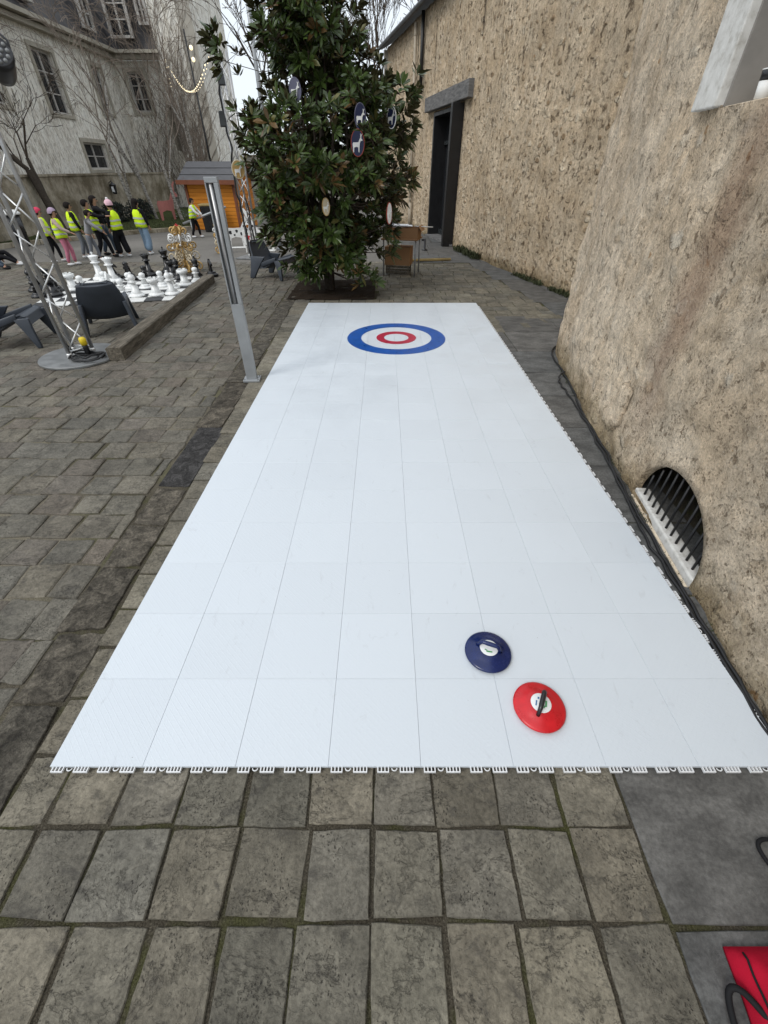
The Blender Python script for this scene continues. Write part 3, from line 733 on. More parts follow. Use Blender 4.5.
# pipes
p, n = fpos(Ltot - u_of(FW, (1.2, 21.4)))
dp = thing('downpipe', (p.x + n.x * .12, p.y + n.y * .12, 0), 'slim beige drainpipe running up the stone building left of the black doorway', 'drainpipe')
mb = MB(); mb.tube([(0, 0, .02), (0, 0, 5.8)], .055, 10); mb.build('pipe', 'zinc', dp, smooth=True)
for z in (1.0, 2.6, 4.2, 5.5): mb = MB(); mb.tube([(0, 0, z), (0, 0, z + .05)], .068, 10); mb.build('collar', 'zinc', dp)
mb = MB(); mb.tube([(0, 0, 0), (0, 0, .9)], .075, 10); o = mb.build('pipe_shoe', 'zinc', dp, smooth=True)
p, n = fpos(Ltot - u_of(FW, (1.42, 20.6)))
dp2 = MB(); dp2.tube([(p.x + n.x * .1, p.y + n.y * .1, 4.0), (p.x + n.x * .1, p.y + n.y * .1, 5.9)], .06, 10)
tag(dp2.build('black_pipe', 'door_black', smooth=True), 'short black pipe under the eave of the stone building', 'pipe')

# near wall
NW = [(1.45, -2.2), (1.70, 0.0), (1.807, .88), (2.063, 3.49), (2.33, 5.55), (2.40, 5.95), (2.52, 6.18), (2.75, 6.32), (4.6, 6.9)]
NWr = NW[::-1]; LN = path_len(NW, len(NW) - 1)
def nu(pt): return u_of(NW, pt)
va0, va1 = nu((1.90, 1.72)), nu((2.02, 2.60)); wa0, wa1 = nu((1.93, 2.1)), nu((2.115, 3.56))
nearw = thing('rendered_wall', (0, 0, 0), 'tall rough tan rendered wall with a barred arch vent at its foot, right of the rink', 'wall')
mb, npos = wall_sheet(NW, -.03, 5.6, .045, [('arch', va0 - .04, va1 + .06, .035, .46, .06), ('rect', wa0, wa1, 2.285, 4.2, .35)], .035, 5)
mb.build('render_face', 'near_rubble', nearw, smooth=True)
def nb(u, out, z):
    p, n = npos(u); return Vector((p.x + n.x * out, p.y + n.y * out, z))
def nbox(mb, u, out, z, du, dn, dz):
    p, n = npos(u); mb.box((p.x + n.x * out, p.y + n.y * out, z), (dn, du, dz), math.atan2(n.y, n.x))
# vent: black panel standing in for the unlit void, sill, bars
mb = MB(); nbox(mb, (va0 + va1) / 2, -.62, .28, 1.9, .04, .9); mb.build('vent_shade_panel', 'door_black', nearw)
vs_ = MB(); nbox(vs_, (va0 + va1) / 2, -.050, .030, va1 - va0 + .08, .105, .072); vs_.build('vent_sill', 'palestone', nearw, bevel=.012)
vs_ = MB(); nbox(vs_, (va0 + va1) / 2, -.01, -.016, va1 - va0 + .08, .06, .04); vs_.build('vent_footing', 'chip', nearw, bevel=.015)
NB = 11
for i in range(NB):
    u = va0 + (va1 - va0) * (i + .7) / (NB + .4); a = (va1 - va0) / 2; h_ = .415 * math.sqrt(max(0.03, 1 - ((u - (va0 + va1) / 2) / a) ** 2))
    mb = MB(); mb.tube([nb(u, -.035, .06), nb(u, -.035, .045 + h_)], .0085, 8); mb.build('vent_bar', 'door_black', nearw, smooth=True)
# window surround, reveal glass and sill
mb = MB(); nbox(mb, wa1 + .165, .008, 3.30, .33, .06, 2.02); mb.build('window_jamb', 'palestone', nearw, bevel=.008)
mb = MB(); nbox(mb, wa1 - .012, -.18, 3.24, .02, .33, 1.90); mb.build('reveal_lining', 'reveal_grey', nearw)
mb = MB(); nbox(mb, (wa0 + wa1) / 2, -.33, 3.3, wa1 - wa0, .02, 2.1); mb.build('window_pane', 'glass', nearw)
mb = MB(); nbox(mb, (wa0 + wa1) / 2 - .02, -.17, 2.280, wa1 - wa0 - .03, .34, .02); mb.build('window_ledge', 'chip', nearw, bevel=.006)
mb = MB(); nbox(mb, wa1 - .10, -.30, 3.3, .07, .05, 1.95); mb.build('window_frame', 'door_black', nearw)
# jutting stones left bare by the render
def lump(u, z, du, dz, out, mat, name, seed):
    mb = MB(); n = 14; V = []; m = 7
    c = nb(u, 0, z); p, nrm = npos(u); tv = Vector((-nrm.y, nrm.x, 0))
    for j in range(m + 1):
        ph = math.pi / 2 * j / m
        for k in range(n):
            a = 2 * math.pi * k / n; r_ = math.cos(ph) ** .5 * (1 + .75 * noise.noise(Vector((math.cos(a) * 1.5, math.sin(a) * 1.5, seed))))
            ca, sa = math.copysign(abs(math.cos(a)) ** .75, math.cos(a)), math.copysign(abs(math.sin(a)) ** .75, math.sin(a))
            V.append(c + tv * (du * r_ * ca) + Vector((0, 0, dz * r_ * sa)) + nrm * (out * math.sin(ph) ** .6 - .012))
    F = [(j * n + k, j * n + (k + 1) % n, (j + 1) * n + (k + 1) % n, (j + 1) * n + k) for j in range(m) for k in range(n)]
    mb.add(V, F); return mb.build(name, mat, nearw, smooth=True)
lump(nu((2.075, 3.35)), .42, .11, .18, .045, 'near_rubble', 'bare_stone', 1.0)
lump(nu((2.08, 3.42)), .27, .15, .08, .05, 'near_rubble', 'bare_stone', 2.3)
lump(nu((2.24, 4.9)), .35, .07, .12, .02, 'near_rubble', 'bare_stone', 5.1)
lump(nu((2.31, 5.4)), .32, .05, .09, .018, 'near_rubble', 'bare_stone', 6.1)
lump(nu((2.20, 4.4)), 1.55, .07, .12, .012, 'near_rubble', 'bare_stone', 7.7)

# white cup on the sill
c = nb(nu((2.09, 3.33)), -.10, 2.30)
cup = thing('paper_cup', c, 'white cup with a black band standing on the window ledge, top right', 'cup')
mb = MB(); mb.lathe([(.03, 0), (.036, .004), (.043, .075)], 28); mb.build('cup_body', 'white_paint', cup, smooth=True)
mb = MB(); mb.lathe([(.0435, .0755), (.047, .118), (.045, .119), (.04, .12)], 28); mb.build('cup_band', 'black_plastic', cup, smooth=True)
mb = MB(); mb.tube([(.046 * math.cos(a), .046 * math.sin(a), .121) for a in [2 * math.pi * k / 28 for k in range(28)]], .003, 6, closed=True); mb.build('cup_rim', 'white_paint', cup, smooth=True)

# cables along the wall foot
def wav(pts, r, amp, seed, n=60):
    out = []
    P = [Vector(p) for p in pts]; m = len(P) - 1
    for i in range(n + 1):
        t_ = i / n * m; k = min(int(t_), m - 1); f = t_ - k
        p_1, p_0 = P[max(0, k - 1)], P[k]; p_2, p_3 = P[k + 1], P[min(m, k + 2)]
        q = .5 * ((2 * p_0) + (-p_1 + p_2) * f + (2 * p_1 - 5 * p_0 + 4 * p_2 - p_3) * f * f + (-p_1 + 3 * p_0 - 3 * p_2 + p_3) * f ** 3)
        q += Vector((amp * noise.noise(Vector((i * .35, seed, 0))), 0, abs(amp * .3 * noise.noise(Vector((i * .3, seed, 4))))))
        out.append(q)
    return out
mb = MB(); mb.tube(wav([(3.2, 7.0, .012), (2.6, 6.3, .012), (2.33, 5.85, .02), (2.27, 5.2, .014), (2.19, 4.6, .014), (2.10, 4.1, .014), (2.03, 3.4, .014), (1.93, 2.7, .014), (1.87, 2.1, .014), (1.83, 1.7, .014), (1.80, 1.25, .014), (1.765, .8, .014), (1.72, .3, .014), (1.68, -.5, .014)], .011, .025, 1, 110), .0105, 8)
tag(mb.build('black_cable', 'black_rubber', smooth=True), 'black power cable hugging the foot of the rendered wall, on the side nearer the wall', 'cable', 'power cables by the wall')
mb = MB(); mb.tube(wav([(2.25, 5.1, .045), (2.15, 4.98, .03), (2.11, 4.8, .014), (2.10, 4.5, .014), (2.06, 3.9, .014), (1.99, 3.3, .014), (1.90, 2.6, .014), (1.83, 2.15, .014), (1.81, 1.75, .014), (1.775, 1.25, .014), (1.745, .8, .014), (1.70, .3, .014), (1.66, -.5, .014)], .010, .022, 7, 110), .0095, 8)
tag(mb.build('black_cable', 'black_rubber', smooth=True), 'black power cable with a kinked loop beside the rink, on the side nearer the rink', 'cable', 'power cables by the wall')

# weeds at the foot of both walls
mb = MB()
def tuft(mb, x, y, z, h, n, spread):
    for _ in range(n):
        a = U(0, 6.28); l = h * U(.5, 1); b = Vector((x + U(-spread, spread), y + U(-spread, spread), z)); o_ = Vector((math.cos(a), math.sin(a), 0)) * l * U(.2, .8)
        tip = b + o_ + Vector((0, 0, l)); w_ = Vector((-math.sin(a), math.cos(a), 0)) * l * .13
        md = (b + tip) / 2 + Vector((0, 0, l * .1))
        mb.add([b, md + w_, tip, md - w_], [(0, 1, 2, 3)])
for i in range(420):
    u = U(.3, LN - .5) ; p, n = npos(u)
    if noise.noise(Vector((u * 1.8, 3, 0))) < .0: continue
    tuft(mb, p.x + n.x * U(.0, .03), p.y + n.y * U(0, .03), -.005, U(.008, .03), 6, .02)
for i in range(900):
    u = Ltot - U(0, 1) * (Ltot - u_of(FW, (2.3, 15.9))); u = U(0.3, Ltot - u_of(FW, (2.3, 15.9))); p, n = fpos(u)
    q = noise.noise(Vector((u * .7, 9, 0)))
    if q < .02 or U(0, 1) < .35: continue
    tuft(mb, p.x + n.x * U(.0, .10), p.y + n.y * U(0, .10), -.01, U(.02, .09) * (1.3 + q), 7, .05)
for i in range(140):
    u = U(Ltot - u_of(FW, (2.75, 13.6)), Ltot - u_of(FW, (2.45, 15.2)))
    p, n = fpos(u); tuft(mb, p.x + n.x * U(0, .22), p.y + n.y * U(0, .22), 0, U(.05, .22), 7, .07)
tag(mb.build('weeds', 'weed'), 'low weeds and moss along the foot of the walls', 'weeds', kind='stuff')

# ------------------------------------------------------------------ small things close to the camera
bag = thing('red_bag', (1.13, -.32, 0), 'red fabric bag with black straps, at the bottom right corner', 'bag')
mb = MB(); V = []; F = []
nx, ny = 30, 28
def bagp(i, j, top):
    x_, y_ = .52 * i / nx, .46 * j / ny
    e = min(i, nx - i, j, ny - j) / 7
    z_ = .015 + (.075 * min(1, e) ** .5 * (1 + .45 * noise.noise(Vector((x_ * 9, y_ * 9, 0))) + .25 * noise.noise(Vector((x_ * 25, y_ * 14, 3))))) if top else .002
    return (x_ + .012 * noise.noise(Vector((y_ * 6, 0, 1))) - .05 * (1 - j / ny), y_, z_)
for top in (1, 0):
    for j in range(ny + 1):
        for i in range(nx + 1): V.append(bagp(i, j, top))
S_ = (nx + 1) * (ny + 1)
for top in (1, 0):
    for j in range(ny):
        for i in range(nx):
            q = (0 if top else S_) + j * (nx + 1) + i; f = (q, q + 1, q + nx + 2, q + nx + 1); F.append(f if top else f[::-1])
rim = [(0, i) for i in range(nx)] + [(j, nx) for j in range(ny)] + [(ny, i) for i in range(nx, 0, -1)] + [(j, 0) for j in range(ny, 0, -1)]
for a, b in zip(rim, rim[1:] + rim[:1]):
    qa, qb = a[0] * (nx + 1) + a[1], b[0] * (nx + 1) + b[1]; F.append((qb, qa, qa + S_, qb + S_))
mb.add(V, F); mb.build('bag_body', 'bag_red', bag, smooth=True)
mb = MB(); mb.tube([Vector(bagp(2, j, 1)) + Vector((0, 0, .004)) for j in range(1, ny)], .0035, 6); mb.build('seam_piping', 'strap', bag, smooth=True)
def strap(mb, pts, w_, t_=.003):
    P = [Vector(p) for p in pts]
    for a, b in zip(P, P[1:]):
        d_ = (b - a).normalized(); s_ = d_.cross(Vector((0, 0, 1))); s_ = s_.normalized() * w_ / 2 if s_.length > .1 else Vector((w_ / 2, 0, 0)); u_ = Vector((0, 0, t_))
        mb.add([a - s_, a + s_, b + s_, b - s_, a - s_ + u_, a + s_ + u_, b + s_ + u_, b - s_ + u_], [(0, 3, 2, 1), (4, 5, 6, 7), (0, 1, 5, 4), (1, 2, 6, 5), (2, 3, 7, 6), (3, 0, 4, 7)])
mb = MB(); mb.tube(wav([(.03, .28, .05), (-.02, .36, .04), (-.055, .36, .02), (-.075, .28, .012), (-.06, .18, .012), (-.03, .10, .03), (.0, .05, .06)], 0, 0, 0, 30), .010, 8); mb.build('handle', 'strap', bag, smooth=True)
mb = MB(); mb.tube(wav([(.17, .455, .06), (.155, .36, .098), (.15, .26, .100), (.12, .17, .104), (.10, .02, .09)], 0, 0, 0, 24), .014, 8); mb.build('handle', 'strap', bag, smooth=True)
pouch = thing('black_pouch', (1.57, .25, 0), 'black pouch whose looped cord lies on the dark slab, right edge', 'pouch')
mb = MB(); mb.ball((.09, 0, .05), (.13, .10, .05), 20, 12); mb.build('pouch_body', 'strap', pouch, smooth=True)
mb = MB(); mb.tube(wav([(-.02, .0, .02), (-.09, .035, .012), (-.135, .09, .010), (-.145, .15, .010), (-.115, .175, .010), (-.06, .165, .010), (-.01, .10, .014), (.02, .05, .02)], 0, 0, 0, 40), .0075, 8); mb.build('cord_loop', 'strap', pouch, smooth=True)

# ------------------------------------------------------------------ lamp post (bollard light)
lp = thing('bollard_light', (-1.61, 4.95, 0), 'slim grey steel light column with a recessed glass strip, standing beside the rink', 'light column', R(4)); lp.scale = (.78, .85, 1)
mb = MB(); mb.box((0, 0, .012), (.25, .19, .024)); mb.build('base_plate', 'post', lp, bevel=.004)
mb = MB(); mb.box((0, 0, .44), (.155, .075, .832)); 
mb.box((.052, 0, 1.375), (.051, .075, 1.036)); mb.box((-.0700, 0, 1.375), (.015, .075, 1.036)); mb.box((0, 0, 1.9155), (.155, .075, .043)); mb.box((-.018, .030, 1.375), (.087, .012, 1.034))
mb.build('column', 'post', lp, bevel=.003)
mb = MB(); mb.tube([(-.018, -.003, .862), (-.018, -.003, 1.89)], .026, 14); mb.build('light_tube', 'alu', lp, smooth=True)
mb = MB(); mb.box((-.018, .020, 1.375), (.085, .006, 1.03)); mb.build('reflector', 'plate', lp)
for x_, y_ in ((-.1, -.07), (.1, -.07), (-.1, .07), (.1, .07)): mb = MB(); mb.tube([(x_, y_, .022), (x_, y_, .034)], .009, 6); mb.build('bolt', 'plate', lp)

# timber kerb
tk = thing('timber_beam', (-3.60, 5.62, 0), 'weathered square timber beam laid on the paving as a kerb', 'beam')
mb = MB(); a = Vector((.0, 0, 0)); b = Vector((-.33, 4.95, 0)); d_ = (b - a).normalized(); s_ = Vector((d_.y, -d_.x, 0)); n = 26; V = []
for i in range(n + 1):
    c = a.lerp(b, i / n)
    for su, z in ((-.1, .0), (.1, .0), (.1, .15), (.085, .165), (-.085, .165), (-.1, .15)):
        j = noise.noise(Vector((i * .6, su * 20, z * 20))) * .008; V.append(c + s_ * (su + j) + Vector((0, 0, z + (j if z else 0))))
mb.add(V, [(i * 6 + k, i * 6 + (k + 1) % 6, (i + 1) * 6 + (k + 1) % 6, (i + 1) * 6 + k) for i in range(n) for k in range(6)] + [tuple(range(6))[::-1], tuple(n * 6 + k for k in range(6))])
mb.build('beam', 'timber', tk)

# ------------------------------------------------------------------ truss towers
def truss(loc, rz, height, side_, label, rbase=.5, square=False, grp='aluminium truss towers'):
    t_ = thing('truss_tower', loc, label, 'truss tower', rz, grp)
    mb = MB()
    if square: mb.box((0, 0, .012), (.8, .8, .024))
    else: mb.lathe([(rbase, .0), (rbase, .020), (rbase - .006, .026), (.01, .026)], 72)
    mb.build('base_plate', 'plate', t_, bevel=0)
    rad = side_ / math.sqrt(3); cs = [(rad * math.cos(a), rad * math.sin(a)) for a in (R(-90), R(30), R(150))]
    for x_, y_ in cs:
        mb = MB(); mb.tube([(x_, y_, .026), (x_, y_, height)], .025, 14); mb.build('chord', 'alu', t_, smooth=True)
        mb = MB(); mb.lathe([(.034, .026), (.034, .09), (.028, .10)], 14, (x_, y_, 0)); mb.build('coupler', 'alu_bright', t_, smooth=True)
    for i in range(3):
        a, b = cs[i], cs[(i + 1) % 3]; z = .10; k = 0; mb = MB()
        mb.tube([(a[0], a[1], .12), (b[0], b[1], .12)], .0095, 8)
        while z + .36 < height:
            p, q = (a, b) if k % 2 == 0 else (b, a)
            m2 = MB(); m2.tube([(p[0], p[1], z + .02), (q[0], q[1], z + .34)], .0095, 8); m2.build('brace', 'alu_bright', t_, smooth=True)
            z += .34; k += 1
        mb.build('brace', 'alu_bright', t_, smooth=True)
    return t_, cs
T1, cs = truss((-4.17, 5.77, 0), R(51 + 60), 4.2, .297, 'tall aluminium lattice tower on a round steel plate, beside the grey chairs')
ro = Matrix.Rotation(R(111), 3, 'Z')
# cables on the first plate
mb = MB()
pts = []
for k in range(70):
    a = k * .33; r_ = .13 + .05 * math.sin(k * .21) + .02 * math.sin(k * 1.1); pts.append((-3.97 + r_ * math.cos(a) * 1.3, 5.62 + r_ * math.sin(a), .04 + .012 * math.sin(k * .7) + .0006 * k))
mb.tube(pts, .011, 6)
mb.tube(wav([(-4.0, 5.7, .05), (-4.17, 5.66, .10), (-4.20, 5.60, .5), (-4.20, 5.60, 1.2), (-4.205, 5.6, 2.2), (-4.2, 5.6, 3.2)], 0, .012, 3, 60), .012, 6)
tag(mb.build('coiled_cable', 'black_rubber', smooth=True), 'black cable coiled on the round truss plate and climbing the tower', 'cable')
pg = thing('plug_connector', (-4.02, 5.72, .06), 'yellow plug connector standing on the coiled cable', 'plug')
mb = MB(); mb.lathe([(.036, .0), (.036, .10), (.03, .115)], 14, (0, 0, 0)); mb.build('plug_body', 'black_plastic', pg, smooth=True)
mb = MB(); mb.lathe([(.042, .116), (.044, .19), (.03, .21), (.005, .212)], 14); mb.build('plug_cap', 'yellow', pg, smooth=True)
# spotlight
sp_ = thing('stage_spotlight', (-3.60, 5.68, 2.72), 'black stage spotlight hanging from the lattice tower, top left', 'spotlight')
mb = MB(); m3 = Euler((R(62), 0, R(35))).to_matrix()
mb.lathe([(.05, -.18), (.09, -.17), (.11, -.10), (.125, .05), (.13, .12), (.118, .125)], 24, (0, 0, .05), mat=m3); mb.build('lamp_housing', 'black_plastic', sp_, smooth=True)
mb = MB()
for q in range(19):
    rr, aa = (0, 0) if q == 0 else ((.045, q * 1.047) if q < 7 else (.092, q * .5236)); mb.ball(m3 @ Vector((rr * math.cos(aa), rr * math.sin(aa), .125)) + Vector((0, 0, .05)), .019, 8, 5)
mb.build('lens', 'plate', sp_, smooth=True)
mb = MB(); mb.tube([(-.14, .0, .05), (-.15, 0, .18), (-.05, 0, .27), (.05, 0, .27), (.15, 0, .18), (.14, 0, .05)], .012, 6); mb.build('yoke', 'black_plastic', sp_, smooth=True)
mb = MB(); mb.tube([(0, 0, .27), (-.10, .01, .32), (-.52, .05, .32)], .02, 8); mb.build('clamp_arm', 'black_plastic', sp_, smooth=True)
# second tower
T2, _ = truss((-3.75, 14.0, 0), R(75), 4.05, .27, 'aluminium lattice tower on a square plate left of the magnolia', square=True)
mb = MB()
mb.tube(wav([(-3.8, 13.8, .05), (-3.84, 13.84, .9), (-3.9, 13.84, 1.6), (-3.84, 13.84, 2.4), (-3.88, 13.84, 3.4), (-3.8, 13.85, 3.95)], 0, .05, 9, 50), .022, 6)
mb.tube(wav([(-3.6, 13.7, .06), (-3.5, 13.65, .05), (-3.35, 13.7, .05), (-3.5, 13.8, .06), (-3.62, 13.84, .3), (-3.68, 13.84, 1.4)], 0, .03, 11, 50), .02, 6)
tag(mb.build('tower_cable', 'black_rubber', smooth=True), 'bundle of black cable strapped to the lattice tower left of the magnolia', 'cable')
for (z, x_, lab) in ((3.45, -3.72, 'upper black loudspeaker clamped to the lattice tower left of the magnolia'), (2.75, -3.86, 'lower black loudspeaker clamped to the lattice tower left of the magnolia')):
    s3 = thing('loudspeaker', (x_, 13.62, z), lab, 'loudspeaker', .3, 'loudspeakers on the tower')
    mb = MB(); mb.box((0, 0, .15), (.15, .15, .28), taper=.8); mb.build('cabinet', 'black_plastic', s3, bevel=.01)
    mb = MB(); mb.box((0, -.076, .15), (.12, .012, .24), taper=.8); mb.build('grille', 'post_dark', s3)
    mb = MB(); mb.tube([(0, .08, .15), (0, .26, .15)], .018, 8); mb.build('bracket', 'black_plastic', s3)

# ------------------------------------------------------------------ lounge chairs
def make_chair(loc, rz, label):
    t_ = thing('lounge_chair', loc, label, 'lounge chair', rz, 'dark grey lounge chairs')
    prof = [(.46, .30), (.44, .40), (.38, .425), (.24, .375), (.08, .30), (-.04, .245), (-.13, .235), (-.20, .29), (-.27, .43), (-.33, .58), (-.375, .70), (-.39, .735), (-.405, .71)]
    wid = [.27, .295, .295, .29, .285, .295, .325, .33, .315, .28, .235, .17, .15]
    V = []; m = 10; th = .030
    for s_ in (0, 1):
        for i, (y_, z_) in enumerate(prof):
            a = prof[max(0, i - 1)]; b = prof[min(len(prof) - 1, i + 1)]; t2 = Vector((0, b[0] - a[0], b[1] - a[1])).normalized(); nn_ = Vector((0, -t2.z, t2.y))
            for k in range(m + 1):
                f = -1 + 2 * k / m; dish = .035 * (1 - f * f) * (1 if 2 < i < 11 else .2)
                V.append(Vector((f * wid[i], y_, z_)) + nn_ * (dish + (th if s_ else 0)))
    n = len(prof); S2 = n * (m + 1); F = []
    for i in range(n - 1):
        for k in range(m):
            q = i * (m + 1) + k; F.append((q, q + 1, q + m + 2, q + m + 1)); F.append((q + S2, q + m + 1 + S2, q + m + 2 + S2, q + 1 + S2))
    rim = [(0, k) for k in range(m)] + [(i, m) for i in range(n - 1)] + [(n - 1, k) for k in range(m, 0, -1)] + [(i, 0) for i in range(n - 1, 0, -1)]
    for a, b in zip(rim, rim[1:] + rim[:1]):
        qa, qb = a[0] * (m + 1) + a[1], b[0] * (m + 1) + b[1]; F.append((qa, qb, qb + S2, qa + S2))
    mb = MB(); mb.add(V, F); o = mb.build('shell', 'chair', t_, smooth=True, bevel=.009)
    for sx in (-1, 1):
        for (y0_, y1_, z0_, w0) in ((.38, .47, .39, .10), (-.16, -.36, .44, .20)):
            mb = MB(); V = []
            for f, w_ in ((0, w0), (.3, w0 * .72), (.65, w0 * .48), (1, w0 * .32)):
                yy_ = y0_ + (y1_ - y0_) * f; zz_ = z0_ * (1 - f); xx_ = sx * (.295 + .06 * f)
                for dx, dy in ((-.028, -w_), (.028, -w_), (.028, w_), (-.028, w_)): V.append((xx_ + dx, yy_ + dy, zz_))
            F = [(i * 4 + k, (i + 1) * 4 + k, (i + 1) * 4 + (k + 1) % 4, i * 4 + (k + 1) % 4) for i in range(3) for k in range(4)] + [(0, 1, 2, 3), (15, 14, 13, 12)]
            mb.add(V, F); mb.build('leg', 'chair', t_, bevel=.014, smooth=True)
        mb = MB(); P = [(-.19, .30, .035), (-.05, .29, .045), (.14, .35, .045), (.34, .41, .04)]; V = []
        for (y_, z_, h_) in P:
            for dx, dz in ((-.02, -h_), (.02, -h_), (.02, h_), (-.02, h_)): V.append((sx * .305 + dx, y_, z_ + dz))
        F = [(i * 4 + k, i * 4 + (k + 1) % 4, (i + 1) * 4 + (k + 1) % 4, (i + 1) * 4 + k) for i in range(len(P) - 1) for k in range(4)] + [(3, 2, 1, 0), tuple(len(P) * 4 - 4 + k for k in range(4))]
        mb.add(V, F); mb.build('side_rail', 'chair', t_, bevel=.012, smooth=True)
    return t_
ch = make_chair((-4.38, 7.1, 0), R(26), 'dark grey lounge chair seen from behind, in front of the chess board')
again(ch, (-5.50, 6.35, 0), 'dark grey lounge chair leaning left at the edge of the picture', R(-75))
again(ch, (-2.62, 11.25, 0), 'dark grey lounge chair half hidden behind the magnolia', R(-115))

# ------------------------------------------------------------------ chess
BZ = .012
board = thing('chess_board', (-4.02, 8.95, 0), 'large outdoor chess board of pale and dark squares on the paving', 'chess board', R(13))
for nm, par, mt in (('light_squares', 0, 'sq_w'), ('dark_squares', 1, 'sq_b')):
    mb = MB()
    for i in range(8):
        for j in range(8):
            if (i + j) % 2 == par: mb.box((-.165 - i * .33, .165 + j * .33, .006), (.326, .326, .012))
    mb.build(nm, mt, board)
SC = .68; SR = .98
PROF = {
 'pawn': [(.13, 0), (.135, .03), (.12, .06), (.09, .075), (.095, .095), (.06, .13), (.045, .22), (.05, .25), (.075, .265), (.075, .28), (.04, .29), (.055, .33), (.065, .37), (.055, .41), (.025, .435), (.001, .44)],
 'rook': [(.15, 0), (.155, .035), (.14, .07), (.10, .09), (.105, .11), (.075, .15), (.065, .30), (.075, .34), (.11, .36), (.115, .44), (.09, .445), (.085, .41), (.001, .41)],
 'bishop': [(.15, 0), (.155, .035), (.135, .07), (.10, .09), (.105, .11), (.065, .16), (.045, .33), (.05, .36), (.085, .375), (.085, .39), (.045, .41), (.065, .46), (.07, .50), (.05, .55), (.02, .59), (.025, .61), (.02, .63), (.001, .635)],
 'queen': [(.17, 0), (.175, .04), (.15, .08), (.11, .10), (.115, .13), (.07, .19), (.05, .42), (.055, .45), (.095, .47), (.095, .49), (.06, .51), (.075, .58), (.115, .66), (.10, .665), (.05, .66), (.03, .70), (.001, .71)],
 'king': [(.17, 0), (.175, .04), (.15, .08), (.11, .10), (.115, .13), (.07, .19), (.055, .44), (.06, .47), (.10, .49), (.10, .51), (.06, .53), (.08, .60), (.11, .68), (.09, .70), (.03, .72), (.001, .72)],
}
protos = {}
def make_piece(kind, colr):
    mt = 'w_piece' if colr == 'white' else 'b_piece'
    t_ = thing('chess_' + kind, (0, 0, 0), '', 'chess piece')
    mb = MB()
    if kind == 'knight':
        mb.lathe([(r_ * SR, z * SC) for r_, z in [(.15, 0), (.155, .035), (.135, .07), (.10, .09), (.105, .11), (.08, .14), (.001, .14)]], 24); mb.build('foot', mt, t_, smooth=True)
        mb = MB(); poly = [(-.08, .13), (.09, .13), (.085, .25), (.075, .36), (.035, .46), (.01, .52), (-.005, .47), (-.05, .44), (-.12, .37), (-.14, .32), (-.11, .295), (-.06, .33), (-.02, .33), (-.05, .24)]
        mb.prism([(a * SC, b * SC) for a, b in poly], (-.032 * SC * 1.4, .032 * SC * 1.4), lambda a, b, t: (t, a, b)); mb.build('horse_head', mt, t_, bevel=.012)
        return t_
    pr = PROF[kind]; cut = 7 if kind != 'pawn' else 6
    mb.lathe([(r_ * SR, z * SC) for r_, z in pr[:cut]] , 28); mb.build('foot', mt, t_, smooth=True)
    mb = MB(); mb.lathe([(r_ * SR, z * SC) for r_, z in pr[cut - 1:]], 28); mb.build('head', mt, t_, smooth=True)
    top = pr[-1][1] * SC
    if kind == 'king':
        mb = MB(); mb.box((0, 0, top + .028), (.018, .016, .065)); mb.box((0, 0, top + .034), (.05, .014, .018)); mb.build('cross', mt, t_, bevel=.003)
    if kind == 'rook':
        mb = MB()
        for k in range(5): a = k * 2 * math.pi / 5; mb.box((.10 * SC * math.cos(a), .10 * SC * math.sin(a), .455 * SC), (.035 * SC, .07 * SC, .04 * SC), a)
        mb.build('battlement', mt, t_)
    if kind == 'queen':
        mb = MB()
        for k in range(8): a = k * math.pi / 4; mb.ball((.10 * SC * math.cos(a), .10 * SC * math.sin(a), .675 * SC), .016 * SC * 1.3, 6, 4)
        mb.build('coronet', mt, t_, smooth=True)
    return t_
def place(kind, colr, x, y, label, rz=0, s=1.0):
    key = (kind, colr)
    if key not in protos:
        o = protos[key] = make_piece(kind, colr)
    else: o = copy_tree(protos[key])
    o.location = (x, y, BZ if x > -6.9 and y < 11.7 else 0.0); o.rotation_euler = (0, 0, rz); o['label'] = label; o['group'] = colr + ' chess pieces on the big board'; o.scale = (s, s, s)
    return o
W_ = 'white'; B_ = 'black'
place('king', W_, -6.55, 10.85, 'white chess king with a cross, leftmost tall white piece')
place('queen', W_, -6.15, 10.65, 'white chess queen with a flared crown, right of the white king')
place('rook', W_, -6.55, 9.75, 'white chess rook nearest the lattice tower')
place('pawn', W_, -6.25, 9.60, 'white chess pawn just right of the leftmost white rook')
place('pawn', W_, -6.0, 10.05, 'white chess pawn in front of the white queen')
place('pawn', W_, -5.62, 9.32, 'white chess pawn at the near left corner, behind the grey chair back')
place('pawn', W_, -5.27, 9.28, 'white chess pawn second along the near edge')
place('bishop', W_, -4.96, 9.20, 'white chess bishop on the near edge, left of the near rook')
place('rook', W_, -4.60, 9.28, 'white chess rook in the middle of the near edge')
place('bishop', W_, -4.32, 9.38, 'white chess bishop on the near edge, closest to the timber beam')
place('pawn', W_, -5.41, 9.92, 'white chess pawn in the second row, leftmost')
place('pawn', W_, -5.11, 9.92, 'white chess pawn in the second row, behind the near bishop')
place('pawn', W_, -4.82, 10.11, 'white chess pawn in the second row, behind the near rook')
place('pawn', W_, -4.50, 9.90, 'white chess pawn in the second row, behind the right-hand bishop')
place('rook', W_, -4.36, 10.21, 'white chess rook in the second row near the beam')
place('pawn', W_, -4.22, 10.55, 'white chess pawn hindmost beside the beam')
place('knight', W_, -5.75, 9.75, 'white chess knight among the pawns left of centre', R(160))
place('bishop', B_, -7.35, 9.75, 'black chess bishop leftmost behind the lattice tower')
place('rook', B_, -7.05, 9.45, 'black chess rook behind the lattice tower, second from left')
place('queen', B_, -7.15, 9.95, 'black chess queen behind the lattice tower', s=.8)
